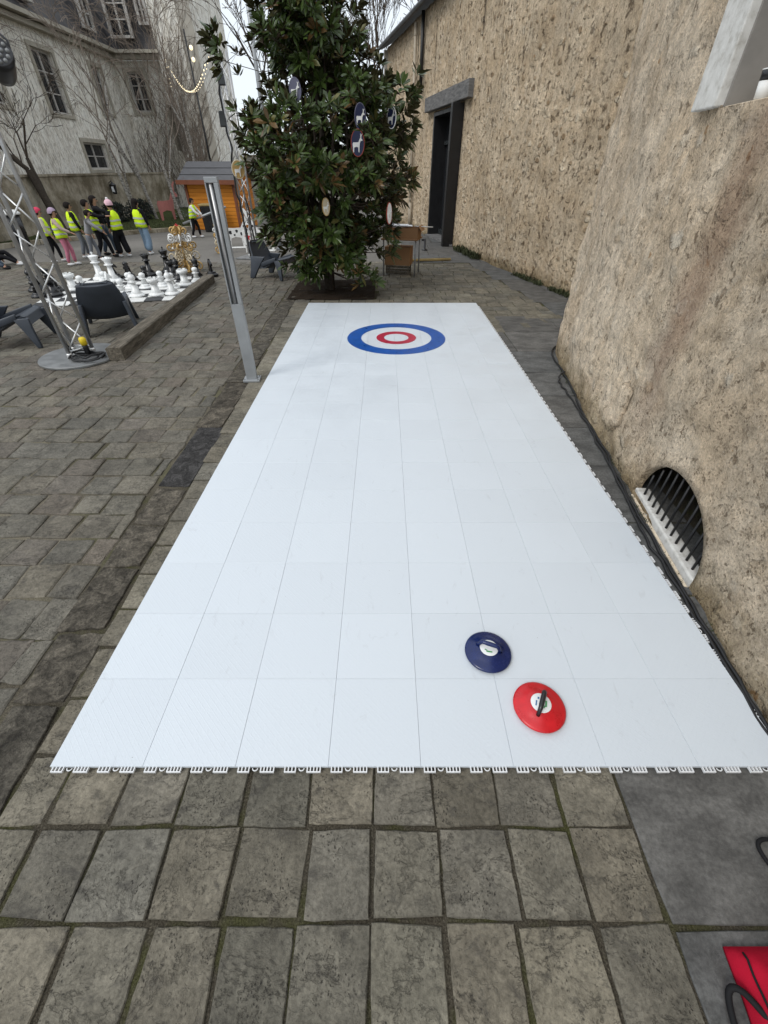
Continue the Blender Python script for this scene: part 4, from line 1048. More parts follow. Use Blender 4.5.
place('knight', B_, -6.85, 9.65, 'black chess knight behind the lattice tower', R(-60))
place('pawn', B_, -6.95, 9.20, 'black chess pawn in front of the cluster behind the lattice tower')
place('rook', B_, -6.66, 9.28, 'black chess rook rightmost of the cluster behind the lattice tower')
place('knight', B_, -6.28, 11.0, 'black chess knight behind the white queen, left', R(120))
place('pawn', B_, -6.1, 11.25, 'black chess pawn behind the white queen')
place('knight', B_, -5.84, 10.8, 'black chess knight right of the white queen', R(-100))
place('queen', B_, -5.63, 11.35, 'black chess queen standing alone in the middle', s=.95)
place('pawn', B_, -5.45, 10.75, 'black chess pawn before the lone black queen')
place('king', B_, -5.35, 11.75, 'black chess king with a cross, tallest black piece')
place('rook', B_, -5.08, 11.35, 'black chess rook just right of the black king')
place('bishop', B_, -4.78, 10.95, 'black chess bishop between the white pieces and the gilded tree')
place('bishop', B_, -4.33, 10.95, 'black chess bishop in front of the gilded tree', s=1.05)
place('knight', B_, -4.12, 11.28, 'black chess knight rightmost, at the end of the timber beam', R(40))

# ------------------------------------------------------------------ gilded scroll trees
def spiral(c, r0, turns, sgn, ax, n=26, start=0.0):
    pts = []
    for i in range(n + 1):
        f = i / n; a = start + sgn * turns * 2 * math.pi * f; r_ = r0 * (1 - .8 * f); pts.append(Vector(c) + ax * (r_ * math.cos(a)) + Vector((0, 0, r_ * math.sin(a))))
    return pts
def scroll_tree(loc, h, w_, label, rz=0):
    t_ = thing('scroll_tree', loc, label, 'ornament', rz, 'gilded scroll trees')
    mb = MB(); mb.tube([(0, 0, .0), (0, 0, h * .93)], [.035, .012], 8); mb.lathe([(.13, 0), (.13, .02), (.05, .05)], 16); mb.build('stem', 'gold', t_, smooth=True)
    tiers = [(.13, 1.0, 'gold'), (.34, .92, 'cream'), (.55, .86, 'gold'), (.72, .74, 'white_paint'), (.87, .50, 'gold')]
    for k, (f, ww, mt) in enumerate(tiers):
        mb = MB(); z = h * f; rr = h * .095 * (1.2 if k < 2 else .9)
        for a in range(6):
            ax = Vector((math.cos(a * math.pi / 3 + .3 * k), math.sin(a * math.pi / 3 + .3 * k), 0)); cx = ax * (w_ / 2 * ww - rr)
            mb.tube(spiral(Vector((cx.x, cx.y, z)), rr, 1.3, 1 if a % 2 else -1, ax, start=math.pi), .018, 5)
            mb.tube(spiral(Vector((cx.x * .45, cx.y * .45, z + rr * .5)), rr * .75, 1.3, -1 if a % 2 else 1, ax, start=math.pi), .015, 5)
            mb.tube([(0, 0, z + rr * .3), (cx.x * .5, cx.y * .5, z - rr * .7), (cx.x, cx.y, z - rr)], .009, 5)
        mb.build('scroll_tier', mt, t_, smooth=True)
    mb = MB(); 
    for k in range(8): mb.ball((w_ * .28 * math.cos(k), w_ * .28 * math.sin(k), h * (.25 + .07 * k)), .026, 8, 5)
    mb.build('baubles', 'white_paint', t_, smooth=True)
    mb = MB(); mb.prism([(math.cos(R(90 + 36 * i)) * (.055 if i % 2 == 0 else .024), math.sin(R(90 + 36 * i)) * (.055 if i % 2 == 0 else .024)) for i in range(10)], (-.01, .01), lambda a, b, t: (a, t, h * .97 + b)); mb.build('star', 'red_paint', t_)
    return t_
scroll_tree((-4.90, 11.85, 0), .98, .84, 'gilded and white scrollwork tree ornament behind the chess pieces')
scroll_tree((-4.95, 14.8, 0), .80, .36, 'smaller gilded scrollwork tree behind the light column', .4)

# reindeer cut-outs
def deer_poly(s=1.0):
    P = [(-.30, 0), (-.24, 0), (-.21, .26), (-.05, .30), (.12, .27), (.14, 0), (.20, 0), (.22, .30), (.26, .50), (.34, .62), (.44, .60), (.47, .66), (.38, .74), (.40, .88), (.47, .97), (.43, .98), (.36, .90), (.33, .99), (.30, .98), (.32, .86), (.30, .76), (.24, .70), (.14, .54), (-.10, .53), (-.28, .54), (-.33, .46), (-.31, .25)]
    return [(a * s, b * s) for a, b in P]
def deer(loc, rz, s, mat, label, spots=None, grp='white reindeer cut-outs'):
    t_ = thing('reindeer_figure', loc, label, 'reindeer figure', rz, grp)
    mb = MB(); mb.prism(deer_poly(s), (-.012, .012), lambda a, b, t: (a, t, b)); mb.box((-.05 * s, 0, .01), (.55 * s, .22, .02)); mb.build('body_panel', mat, t_)
    if spots:
        mb = MB()
        for (a, b, r_) in ((-.2, .42, .05), (0, .45, .04), (.14, .38, .045), (.24, .58, .03), (-.26, .18, .03), (.17, .15, .025), (.36, .66, .02), (-.08, .35, .03)):
            q = [(a * s + r_ * s * (1 + .3 * math.sin(k * 2.1 + a * 9)) * math.cos(k * .7), b * s + r_ * s * math.sin(k * .7)) for k in range(9)]
            mb.prism(q, (-.016, .016), lambda a_, b_, t: (a_, t, b_))
        mb.build('patches', spots, t_)
    return t_
deer((-4.70, 15.9, 0), R(12), 1.0, 'white_paint', 'white reindeer cut-out with dark patches behind the light column', 'black_plastic')
deer((-3.75, 15.3, 0), R(172), 1.1, 'white_paint', 'white reindeer cut-out with dark patches between tower and magnolia', 'black_plastic')
deer((-10.2, 24.2, 0), R(60), 1.55, 'pink_paint', 'dusty red reindeer cut-out on the grass before the pale building', None, 'red reindeer')
sg = thing('small_sign', (-4.1, 14.9, 0), 'small white panel with a red star, left of the lattice tower foot', 'sign', R(0))
mb = MB(); mb.box((0, 0, .38), (.30, .02, .36)); mb.build('panel', 'white_paint', sg, bevel=.004)
mb = MB(); mb.box((-.11, .02, .11), (.03, .02, .22)); mb.build('leg', 'white_paint', sg)
mb = MB(); mb.box((.11, .02, .11), (.03, .02, .22)); mb.build('leg', 'white_paint', sg)
mb = MB(); mb.prism([(math.cos(R(90 + 36 * i)) * (.10 if i % 2 == 0 else .045), math.sin(R(90 + 36 * i)) * (.10 if i % 2 == 0 else .045)) for i in range(10)], (-.016, -.011), lambda a, b, t: (a, t, .40 + b)); mb.build('star', 'red_paint', sg)

# ------------------------------------------------------------------ people
def skin(name, verts, edges, radii, mat, parent, root=0, sub=1, smooth=True):
    me = bpy.data.meshes.new(name); me.from_pydata([tuple(v) for v in verts], edges, [])
    o = bpy.data.objects.new(name, me); COL.objects.link(o)
    m = o.modifiers.new('s', 'SKIN'); m.use_smooth_shade = True
    for i, r_ in enumerate(radii):
        sv = me.skin_vertices[0].data[i]; sv.radius = r_ if isinstance(r_, tuple) else (r_, r_); sv.use_root = (i == root)
    if sub: q = o.modifiers.new('u', 'SUBSURF'); q.levels = sub; q.render_levels = sub
    bpy.context.view_layer.update()
    dg = bpy.context.evaluated_depsgraph_get(); ev = bpy.data.meshes.new_from_object(o.evaluated_get(dg))
    o.modifiers.clear(); o.data = ev; ev.materials.clear(); ev.materials.append(M[mat]); ev.shade_smooth(); o.parent = parent; o.name = name
    return o
def person(loc, rz, H_, label, jacket, pants, shoe, hair, hat=None, vest=True, armL=None, armR=None, lean=0.0, stride=.1, longcoat=False, wide=1.0, sit=False, hairlong=False):
    t_ = thing('person', loc, label, 'person', rz, 'pupils in yellow safety vests' if vest else None)
    L = lambda x, y, z: Vector((x * H_, (y + lean * max(0, z - .45)) * H_, z * H_))
    if not sit:
        pel = L(0, 0, .52); hipL, hipR = L(-.055, 0, .50), L(.055, 0, .50)
        kL, kR = L(-.06, .04 + stride * .5, .28), L(.06, .03 - stride * .3, .28); aL, aR = L(-.06, stride, .045), L(.06, -stride, .045)
    else:
        pel = L(0, 0, .12); hipL, hipR = L(-.055, .02, .11), L(.055, .02, .11)
        kL, kR = L(-.07, .22, .24), L(.07, .25, .16); aL, aR = L(-.08, .38, .04), L(.08, .46, .04)
    dz = -.40 if sit else 0
    Lz = lambda x, y, z: L(x, y, z + dz)
    ch_, nk, hd_ = Lz(0, -.005, .70), Lz(0, 0, .825), Lz(0, .012, .915)
    shL, shR = Lz(-.105, 0, .79), Lz(.105, 0, .79)
    armL = armL or ((-.135, .02, .64), (-.12, .08, .50)); armR = armR or ((.135, .02, .64), (.12, .08, .50))
    eL, hL = Lz(*armL[0]), Lz(*armL[1]); eR, hR = Lz(*armR[0]), Lz(*armR[1])
    V = [pel, Lz(0, 0, .60), ch_, Lz(0, 0, .785), nk, hd_, Lz(0, .012, .975), hipL, kL, aL, aL + L(0, .07, -.02) - L(0, 0, 0), hipR, kR, aR, aR + L(0, .07, -.02) - L(0, 0, 0), shL, eL, hL, shR, eR, hR]
    E = [(0, 1), (1, 2), (2, 3), (3, 4), (4, 5), (5, 6), (0, 7), (7, 8), (8, 9), (9, 10), (0, 11), (11, 12), (12, 13), (13, 14), (3, 15), (15, 16), (16, 17), (3, 18), (18, 19), (19, 20)]
    rr = [.062, .055, .065, .045, .028, .058, .045, .05, .034, .022, .016, .05, .034, .022, .016, .03, .021, .014, .03, .021, .014]
    # fingers
    for (hh, ee, base) in ((hL, eL, 17), (hR, eR, 20)):
        d_ = (hh - ee).normalized(); sd = d_.cross(Vector((0, 0, 1))); sd = sd.normalized() if sd.length > .1 else Vector((1, 0, 0))
        pm = hh + d_ * .03 * H_; V.append(pm); rr.append(.016); E.append((base, len(V) - 1)); pi_ = len(V) - 1
        for k, (o_, ln) in enumerate(((-.016, .040), (-.005, .046), (.006, .043), (.016, .035))):
            V.append(pm + sd * o_ * H_ + d_ * ln * H_); rr.append(.0055); E.append((pi_, len(V) - 1))
        V.append(hh + sd * -.03 * H_ + d_ * .03 * H_); rr.append(.006); E.append((base, len(V) - 1))
    body = skin('body', V, E, [r_ * H_ for r_ in rr], 'skin', t_)
    # face
    for sx in (-1, 1): mb = MB(); mb.ball(hd_ + L(sx * .022, .054, .005) - L(0, 0, 0), .008 * H_, 6, 4); mb.build('eye', 'hair', t_, smooth=True)
    mb = MB(); mb.ball(hd_ + L(0, .060, -.012) - L(0, 0, 0), (.008 * H_, .012 * H_, .012 * H_), 6, 4); mb.build('nose', 'skin', t_, smooth=True)
    # clothes
    k1 = 1.3
    skin('jacket', [Lz(0, 0, .50 if not longcoat else .36), Lz(0, 0, .60), ch_, Lz(0, 0, .785), shL, eL, eL.lerp(hL, .85), shR, eR, eR.lerp(hR, .85), Lz(0, 0, .825)], [(0, 1), (1, 2), (2, 3), (3, 4), (4, 5), (5, 6), (3, 7), (7, 8), (8, 9), (3, 10)],
         [(.108 * H_, .085 * H_), (.098 * H_, .078 * H_), (.10 * H_, .078 * H_), .06 * H_, .046 * H_, .036 * H_, .028 * H_, .046 * H_, .036 * H_, .028 * H_, .042 * H_], jacket, t_, root=2)
    for hp, kn, an in ((hipL, kL, aL), (hipR, kR, aR)):
        skin('trouser_leg', [pel, hp, kn, an + Vector((0, 0, .01))], [(0, 1), (1, 2), (2, 3)], [.06 * H_, .062 * H_, .046 * H_ * wide, .036 * H_ * wide ** 1.6], pants, t_)
        mb = MB(); mb.ball(an + L(0, .035, -.018) - L(0, 0, 0), (.034 * H_, .075 * H_, .027 * H_), 10, 6); mb.build('shoe', shoe, t_, smooth=True)
    if vest:
        mb = MB(); n = 18; V = []; rows_ = [(.50, .128, .108), (.56, .124, .104), (.62, .122, .10), (.70, .122, .10), (.76, .118, .088), (.805, .080, .070), (.83, .05, .05)]
        for (z, a_, b_) in rows_:
            for k in range(n):
                th = 2 * math.pi * k / n; V.append(Lz(a_ * math.cos(th), b_ * math.sin(th), z + .006 * math.sin(3 * th)))
        mb.add(V, [(i * n + k, i * n + (k + 1) % n, (i + 1) * n + (k + 1) % n, (i + 1) * n + k) for i in range(len(rows_) - 1) for k in range(n)])
        vst = mb.build('safety_vest', 'hv', t_, smooth=True); so_ = vst.modifiers.new('s', 'SOLIDIFY'); so_.thickness = .006
        for z in (.555, .645):
            mb = MB(); V = []
            for zz in (z, z + .030):
                for k in range(n): th = 2 * math.pi * k / n; V.append(Lz(.131 * math.cos(th), .111 * math.sin(th), zz + .006 * math.sin(3 * th)))
            mb.add(V, [(k, (k + 1) % n, n + (k + 1) % n, n + k) for k in range(n)]); mb.build('reflective_band', 'band', vst, smooth=True)
    # hair and hats
    def cap(name, mat, r_, back, low, top=1.0):
        mb = MB(); V = []; m, n = 8, 16
        for j in range(m + 1):
            ph = math.pi / 2 - (math.pi / 2 + low) * j / m
            for k in range(n):
                th = 2 * math.pi * k / n; f = math.sin(th); q = max(ph, .15 + .25 * f) if f > .2 else ph
                V.append(hd_ + Vector((math.cos(q) * math.cos(th) * r_ * H_, (math.cos(q) * f * r_ * 1.08 - back) * H_, (.012 + math.sin(q) * r_ * top) * H_)))
        mb.add(V, [(j * n + k, (j + 1) * n + k, (j + 1) * n + (k + 1) % n, j * n + (k + 1) % n) for j in range(m) for k in range(n)]); return mb.build(name, mat, t_, smooth=True)
    cap('hair', hair, .070, .010, .75)
    if hairlong:
        mb = MB(); mb.ball(hd_ + L(0, -.055, -.06) - L(0, 0, 0), (.062 * H_, .030 * H_, .10 * H_), 12, 8); mb.build('long_hair', hair, t_, smooth=True)
    if hat: cap('hat', hat, .077, .006, .15, 1.15)
    if hat == 'beanie':
        mb = MB(); mb.ball(hd_ + L(0, 0, .105) - L(0, 0, 0), .026 * H_, 10, 6); mb.build('pompom', 'beanie_top', t_, smooth=True)
    return t_
KH = 1.21
person((-9.0, 13.25, 0), R(-60), KH, 'pupil with a crimson headband, cream jacket and yellow vest, left end of the standing group', 'jacket_cream', 'pants_black', 'shoe_white', 'hair', 'headband')
person((-8.30, 12.75, 0), R(-75), KH * 1.02, 'pupil in a lilac hood, beige coat, yellow vest and pink trousers', 'jacket_beige', 'pants_pink', 'shoe_white', 'hair', 'hood_lilac', stride=.05, armR=((.15, .10, .66), (.10, .25, .58)))
person((-8.05, 13.45, 0), R(-70), KH * .96, 'pupil in a grey jacket and grey trousers, bending forward behind the pink trousers', 'jacket_grey', 'pants_grey', 'shoe_white', 'hair', None, vest=False, lean=.35, armR=((.13, .20, .66), (.08, .34, .56)))
person((-8.62, 14.0, 0), R(-50), KH * 1.08, 'dark-haired pupil in black jacket, yellow vest and grey trousers, middle of the group', 'jacket_black', 'pants_grey', 'shoe_white', 'hair', None, stride=.06)
person((-7.98, 13.9, 0), R(-65), KH * 1.13, 'tall pupil in black jacket, yellow vest and black trousers, leaning right', 'jacket_black', 'pants_black', 'shoe_black', 'hair', None, lean=-.12, stride=.14, armR=((.13, .14, .72), (.10, .30, .72)))
person((-8.15, 14.5, 0), R(-75), KH * 1.18, 'pupil with black hair and black coat reaching forward, behind the tall one', 'jacket_black', 'jeans_dark', 'shoe_black', 'hair', None, vest=False, armR=((.12, .16, .74), (.10, .32, .70)), hairlong=True)
person((-7.55, 14.15, 0), R(70), KH * 1.10, 'pupil in a pink and white bobble hat, long black coat and yellow vest', 'jacket_black', 'pants_black', 'shoe_white', 'hair', 'beanie', longcoat=True, wide=1.5, stride=.06)
person((-7.05, 14.6, 0), R(-20), KH * 1.12, 'long-haired pupil in black jacket, yellow vest and wide pale blue jeans', 'jacket_black', 'jeans', 'shoe_white', 'hair', None, wide=1.55, stride=.05, hairlong=True)
person((-6.98, 18.5, 0), R(-95), KH * .98, 'pupil in white jacket and yellow vest by the orange hut, holding the grey rail', 'jacket_white', 'pants_black', 'shoe_white', 'hair', None, lean=.18, armR=((.12, .14, .66), (.07, .28, .56)), armL=((-.12, .14, .66), (-.07, .28, .56)))
person((-10.35, 12.75, 0), R(-80), KH * 1.05, 'pupil in black trousers and yellow vest sitting on the ground at the left edge', 'jacket_black', 'pants_black', 'shoe_white', 'hair', None, sit=True)
person((-10.25, 12.15, 0), R(-80), KH, 'pupil in dark jeans sitting on the ground at the left edge, nearer the camera', 'jacket_grey', 'jeans_dark', 'shoe_black', 'hair', None, sit=True, vest=False)

# grey rail
rl = thing('hand_rail', (-7.2, 18.7, 0), 'low grey metal rail held by the pupil near the orange hut', 'rail')
mb = MB(); mb.tube([(-.2, -.15, .42), (1.5, -.2, .92)], .035, 8); mb.build('rail_bar', 'post', rl, smooth=True)
mb = MB(); mb.tube([(1.42, -.2, 0), (1.42, -.2, .90)], .03, 8); mb.build('rail_post', 'post', rl, smooth=True)
mb = MB(); mb.tube([(.1, -.16, 0), (.1, -.16, .50)], .03, 8); mb.build('rail_post', 'post', rl, smooth=True)

# ------------------------------------------------------------------ orange hut
hut = thing('market_hut', (-6.95, 21.0, 0), 'orange wooden market hut with a grey pitched roof', 'hut', R(-5))
def hbox(nm, c, d_, mt, **k): mb = MB(); mb.box(c, d_); return mb.build(nm, mt, hut, **k)
HW, HD, HE = 2.0, 2.1, 1.70
mb = MB(); w2, d2 = HW / 2, HD
pts = [(-w2, 0, 0), (w2, 0, 0), (w2, d2, 0), (-w2, d2, 0), (-w2, 0, HE), (w2, 0, HE), (w2, d2, HE), (-w2, d2, HE), (-w2, d2 / 2, HE + .42), (w2, d2 / 2, HE + .42)]
mb.add(pts, [(0, 1, 5, 4), (2, 3, 7, 6), (1, 2, 6, 9, 5), (3, 0, 4, 8, 7)]); mb.build('wall', 'orange', hut)
for s_ in (0, 1):
    mb = MB(); ya, yb = (-.28, d2 / 2) if s_ == 0 else (d2 + .28, d2 / 2); za = HE - .155
    mb.add([(-w2 - .2, ya, za), (w2 + .2, ya, za), (w2 + .2, yb, HE + .46), (-w2 - .2, yb, HE + .46), (-w2 - .2, ya, za + .05), (w2 + .2, ya, za + .05), (w2 + .2, yb, HE + .51), (-w2 - .2, yb, HE + .51)],
           [(0, 1, 2, 3), (4, 5, 6, 7), (0, 1, 5, 4), (1, 2, 6, 5), (2, 3, 7, 6), (3, 0, 4, 7)]); rf = mb.build('roof_slope', 'roof_board', hut)
    if s_ == 0:
        mb = MB()
        for f in (.33, .66): yy_ = ya + (yb - ya) * f; zz_ = za + .05 + (HE + .46 - za) * f; mb.box((0, yy_, zz_ + .006), (HW + .4, .03, .012))
        mb.build('roof_batten', 'door_black', rf)
mb = MB(); mb.box((0, -.30, HE - .13), (HW + .42, .03, .14)); mb.build('fascia', 'orange_trim', hut)
mb = MB()
for ya, yb in ((-.28, d2 / 2), (d2 + .28, d2 / 2)):
    for x_ in (w2 + .22,):
        mb.add([(x_, ya, HE - .20), (x_, yb, HE + .40), (x_, yb, HE + .53), (x_, ya, HE - .08), (x_ + .03, ya, HE - .20), (x_ + .03, yb, HE + .40), (x_ + .03, yb, HE + .53), (x_ + .03, ya, HE - .08)], [(0, 1, 2, 3), (4, 5, 6, 7), (0, 1, 5, 4), (1, 2, 6, 5), (2, 3, 7, 6), (3, 0, 4, 7)])
mb.build('bargeboard', 'orange_trim', hut)
for x_ in (-w2 + .02, w2 - .02): hbox('corner_post', (x_, -.02, HE / 2), (.09, .09, HE), 'orange_trim')
# bin
bn = thing('waste_bin', (-6.95, 20.45, 0), 'black waste bin with a yellow lid against the orange hut', 'waste bin')
mb = MB(); mb.box((0, 0, .42), (.55, .5, .84), taper=1.12); mb.build('bin_body', 'b_piece', bn, bevel=.02)
mb = MB(); mb.box((0, 0, .88), (.68, .62, .07)); mb.build('lid', 'plank', bn, bevel=.02)
bn = thing('waste_bin', (-12.0, 16.3, 0), 'dark bin with a round white lid, seen through the lattice tower', 'waste bin')
mb = MB(); mb.lathe([(.22, 0), (.27, .85)], 20); mb.build('bin_body', 'b_piece', bn, smooth=True)
mb = MB(); mb.lathe([(.31, .852), (.31, .90), (.22, .97), (.01, .99)], 20); mb.build('lid', 'white_paint', bn, smooth=True)

# ------------------------------------------------------------------ table and boxes
tb = thing('trestle_table', (.42, 11.6, 0), 'small table with thin metal legs, right of the magnolia', 'table', R(-14))
mb = MB(); mb.box((0, 0, .735), (.86, .62, .03)); mb.build('table_top', 'card', tb, bevel=.004)
for x_, y_ in ((-.38, -.26), (.38, -.26), (-.38, .26), (.38, .26)):
    mb = MB(); mb.tube([(x_, y_, 0), (x_, y_, .72)], .018, 8); mb.build('leg', 'post', tb, smooth=True)
def openbox(loc, d_, rz, label):
    b_ = thing('cardboard_box', loc, label, 'cardboard box', rz, 'cardboard boxes'); x_, y_, z_ = d_
    mb = MB(); th = .008
    mb.box((0, 0, th / 2), (x_, y_, th))
    for sx in (-1, 1): mb.box((sx * (x_ / 2 - th / 2), 0, z_ / 2 + th / 2), (th, y_, z_ - th)); mb.box((0, sx * (y_ / 2 - th / 2), z_ / 2 + th / 2), (x_ - 2 * th, th, z_ - th))
    mb.build('carton', 'card', b_)
    mb = MB()
    for sx in (-1, 1):
        m4 = Matrix.Rotation(sx * .9, 3, 'Y'); mb.box((sx * (x_ / 2 + .05), 0, z_ - .01), (.12, y_, .006), mat=m4)
    mb.build('flap', 'card', b_); return b_
openbox((.50, 11.55, .752), (.66, .46, .20), R(-14), 'open brown cardboard box on the table, white papers on top')
b2 = thing('cardboard_box', (.36, 11.75, .18), 'larger brown cardboard box on the crate under the table', 'cardboard box', R(-14), 'cardboard boxes')
mb = MB(); mb.box((0, 0, .19), (.62, .38, .38)); mb.build('carton', 'card', b2, bevel=.006)
mb = MB(); mb.box((0, 0, .3815), (.05, .381, .003)); mb.build('tape', 'plank', b2)
cr_ = thing('wooden_crate', (.36, 11.75, 0), 'low dark crate holding up the larger box under the table', 'crate', R(-14))
mb = MB()
for z in (.03, .09, .15): mb.box((0, -.17, z), (.56, .015, .045)); mb.box((0, .17, z), (.56, .015, .045))
mb.build('slats', 'timber', cr_)
mb = MB()
for x_ in (-.27, .27):
    for y_ in (-.15, .15): mb.box((x_, y_, .09), (.03, .03, .178))
mb.build('corner_blocks', 'timber', cr_)
pp = thing('paper_stack', (.36, 11.55, .955), 'loose white papers lying across the cardboard box on the table', 'papers', R(-10))
for k in range(5):
    mb = MB(); mb.box((U(-.08, .08), U(-.05, .05), .004 + k * .009), (.42, .30, .004), U(-.4, .4)); mb.build('sheet', 'paper', pp)
rd = MB(); rd.tube([(.70, 11.5, .97), (1.12, 11.45, .96)], .011, 8); tag(rd.build('white_rod', 'white_paint', smooth=True), 'thin white rod jutting right from the box on the table', 'rod')
pk = thing('floor_plank', (.95, 13.35, 0), 'long yellowed plank lying on the paving behind the table', 'plank', R(9))
mb = MB(); mb.box((0, 0, .035), (1.85, .12, .05)); mb.build('board', 'plank', pk, bevel=.006)
mb = MB(); mb.box((0, .0, .0625), (1.80, .03, .004)); mb.build('edge_strip', 'timber', pk)
bk = thing('door_stop', (1.28, 15.4, 0), 'small black post on the paving before the black doorway', 'post')
mb = MB(); mb.lathe([(.09, 0), (.09, .02), (.03, .03), (.03, .30)], 14); mb.build('stem', 'black_plastic', bk, smooth=True)
mb = MB(); mb.box((-.04, 0, .27), (.13, .05, .05), R(0)); mb.build('arm', 'black_plastic', bk)
# ------------------------------------------------------------------ trees
def grow(segs, p, d_, r_, L, depth, maxd, spread, up, wob, minr=.004, nb=(2, 3), droop=0.0):
    n = 4 if depth < 2 else 3; pts = [p]; rs = [r_]; q = Vector(p); dd = Vector(d_)
    for i in range(n):
        dd = (dd + Vector((U(-1, 1), U(-1, 1), U(-1, 1))) * wob + Vector((0, 0, up - droop * depth))).normalized(); q = q + dd * L / n; pts.append(q.copy()); rs.append(max(minr, r_ * (1 - .38 * (i + 1) / n)))
    segs.append((depth, pts, rs))
    if depth >= maxd: return
    for k in range(random.randint(*nb)):
        f = U(.35, 1.0) if k else 1.0; i = max(1, min(n, round(f * n))); a = U(0, 6.28)
        o_ = dd.orthogonal().normalized(); o_.rotate(Matrix.Rotation(a, 3, dd)); nd = (dd + o_ * U(.5, 1.0) * spread).normalized()
        grow(segs, pts[i], nd, rs[i] * U(.6, .8), L * U(.62, .85), depth + 1, maxd, spread, up, wob, minr, nb, droop)
def bare_tree(loc, h, r_, label, cat='tree', seed=1, bark='bark', twig='twig', group=None, lean=(0, 0), maxd=6, spread=.8, up=.08, wob=.12, trunk_f=.3, droop=0, name='bare_tree', nb=(2, 3), minr=.004):
    random.seed(seed)
    t_ = thing(name, loc, label, cat, 0, group); segs = []
    grow(segs, Vector((0, 0, -.05)), Vector((lean[0], lean[1], 1)).normalized(), r_, h * trunk_f, 0, maxd, spread, up, wob, minr, nb, droop)
    a, b = MB(), MB()
    for dp_, pts, rs in segs:
        (a if dp_ <= 1 else b).tube(pts, rs, 8 if dp_ <= 1 else (5 if dp_ < 4 else 3), caps=False)
    a.build('trunk', bark, t_, smooth=True); b.build('crown', twig, t_, smooth=True); return t_
bare_tree((-12.3, 19.2, 0), 8.5, .17, 'dark bare tree leaning left before the garden wall, behind the pupils', seed=11, lean=(-.22, 0), maxd=6, spread=.95, nb=(2, 3), minr=.008, trunk_f=.24)
GB = 'slender pale birches by the old building'
for i, (x_, y_, h_, ln, lab) in enumerate(((-10.9, 22.6, 7.5, -.16, 'slender birch left of the lamp, nearest the pale blue jeans'), (-11.0, 24.6, 8.5, -.05, 'slender birch second from the left on the grass'), (-9.7, 24.4, 7.8, -.10, 'slender birch beside the red reindeer'), (-9.2, 26.2, 9.0, .0, 'slender birch rising behind the orange hut'))):
    bare_tree((x_, y_, 0), h_, .085, lab, seed=30 + i, bark='birch', twig='birch_twig', group=GB, lean=(ln, 0), maxd=6, spread=.55, up=.12, wob=.10, droop=.045, name='birch_tree', trunk_f=.36, nb=(2, 3), minr=.007)
GS = 'tall bare trees against the sky'
for i, (x_, y_, h_, lab) in enumerate(((-6.3, 31, 12, 'tall bare tree against the sky between building and magnolia'), (-1.6, 37, 14, 'tall bare tree rising behind the magnolia top'), (1.6, 34, 13, 'tall bare tree above the roof of the stone building'), (-.2, 40, 14, 'tall bare tree at the far end of the yard, seen right of the magnolia'))):
    bare_tree((x_, y_, 0), h_, .26, lab, seed=61 + i, group=GS, maxd=7, spread=.7, up=.07, wob=.10, trunk_f=.30, nb=(2, 3), minr=.012)
# small frosted fir
ft = thing('fir_tree', (-10.1, 25.2, 0), 'small frosted fir tree beside the red reindeer', 'fir tree')
mb = MB(); mb.tube([(0, 0, 0), (0, 0, 1.3)], [.04, .01], 6); mb.build('trunk', 'bark', ft)
mb = MB(); m5 = MB()
for k in range(900):
    f = random.random() ** .7; z = .15 + 1.2 * (1 - f); a = U(0, 6.28); r_ = .42 * f * U(.3, 1); c = Vector((r_ * math.cos(a), r_ * math.sin(a), z)); o_ = Vector((math.cos(a), math.sin(a), -.2)) * .09; w_ = Vector((-math.sin(a), math.cos(a), 0)) * .014
    (mb if random.random() < .6 else m5).add([c - w_, c + w_, c + o_], [(0, 1, 2)])
cw = mb.build('crown', 'spruce', ft); m5.build('frosted_tips', 'spruce_white', cw)

# magnolia
random.seed(5)
mg = thing('magnolia_tree', (-1.15, 9.85, 0), 'dense evergreen magnolia with glossy leaves in the square soil bed', 'tree')
stems = []; tr = MB(); tw_ = MB(); lf = MB()
def crown_r(z):      # radius of the crown by height (m)
    pts = [(.35, .55), (.7, 1.05), (1.2, 1.55), (1.8, 1.64), (2.4, 1.54), (3.0, 1.32), (3.5, 1.02), (4.2, .85), (5.0, .55), (5.5, .1)]
    if z <= pts[0][0]: return pts[0][1]
    for (a, b), (c, e_) in zip(pts, pts[1:]):
        if z <= c: return b + (e_ - b) * (z - a) / (c - a)
    return .1
for k in range(9):
    a = k * 2 * math.pi / 9 + U(-.3, .3); pts = [Vector((U(-.06, .06), U(-.06, .06), -.03))]; sp_r = U(.05, .9) if k else .05; H2 = U(2.4, 4.4) if k else 5.0
    for i in range(1, 9):
        f = i / 8; rr_ = crown_r(H2 * f) * .62 * min(1, f * 1.7) * sp_r; pts.append(Vector((rr_ * math.cos(a + .3 * f), rr_ * math.sin(a + .3 * f), H2 * f)) + Vector((U(-1, 1), U(-1, 1), 0)) * .05)
    r0 = .05 if k else .075; rs = [r0 * (1 - .8 * i / 8) for i in range(9)]; tr.tube(pts, rs, 8); stems.append((pts, rs))
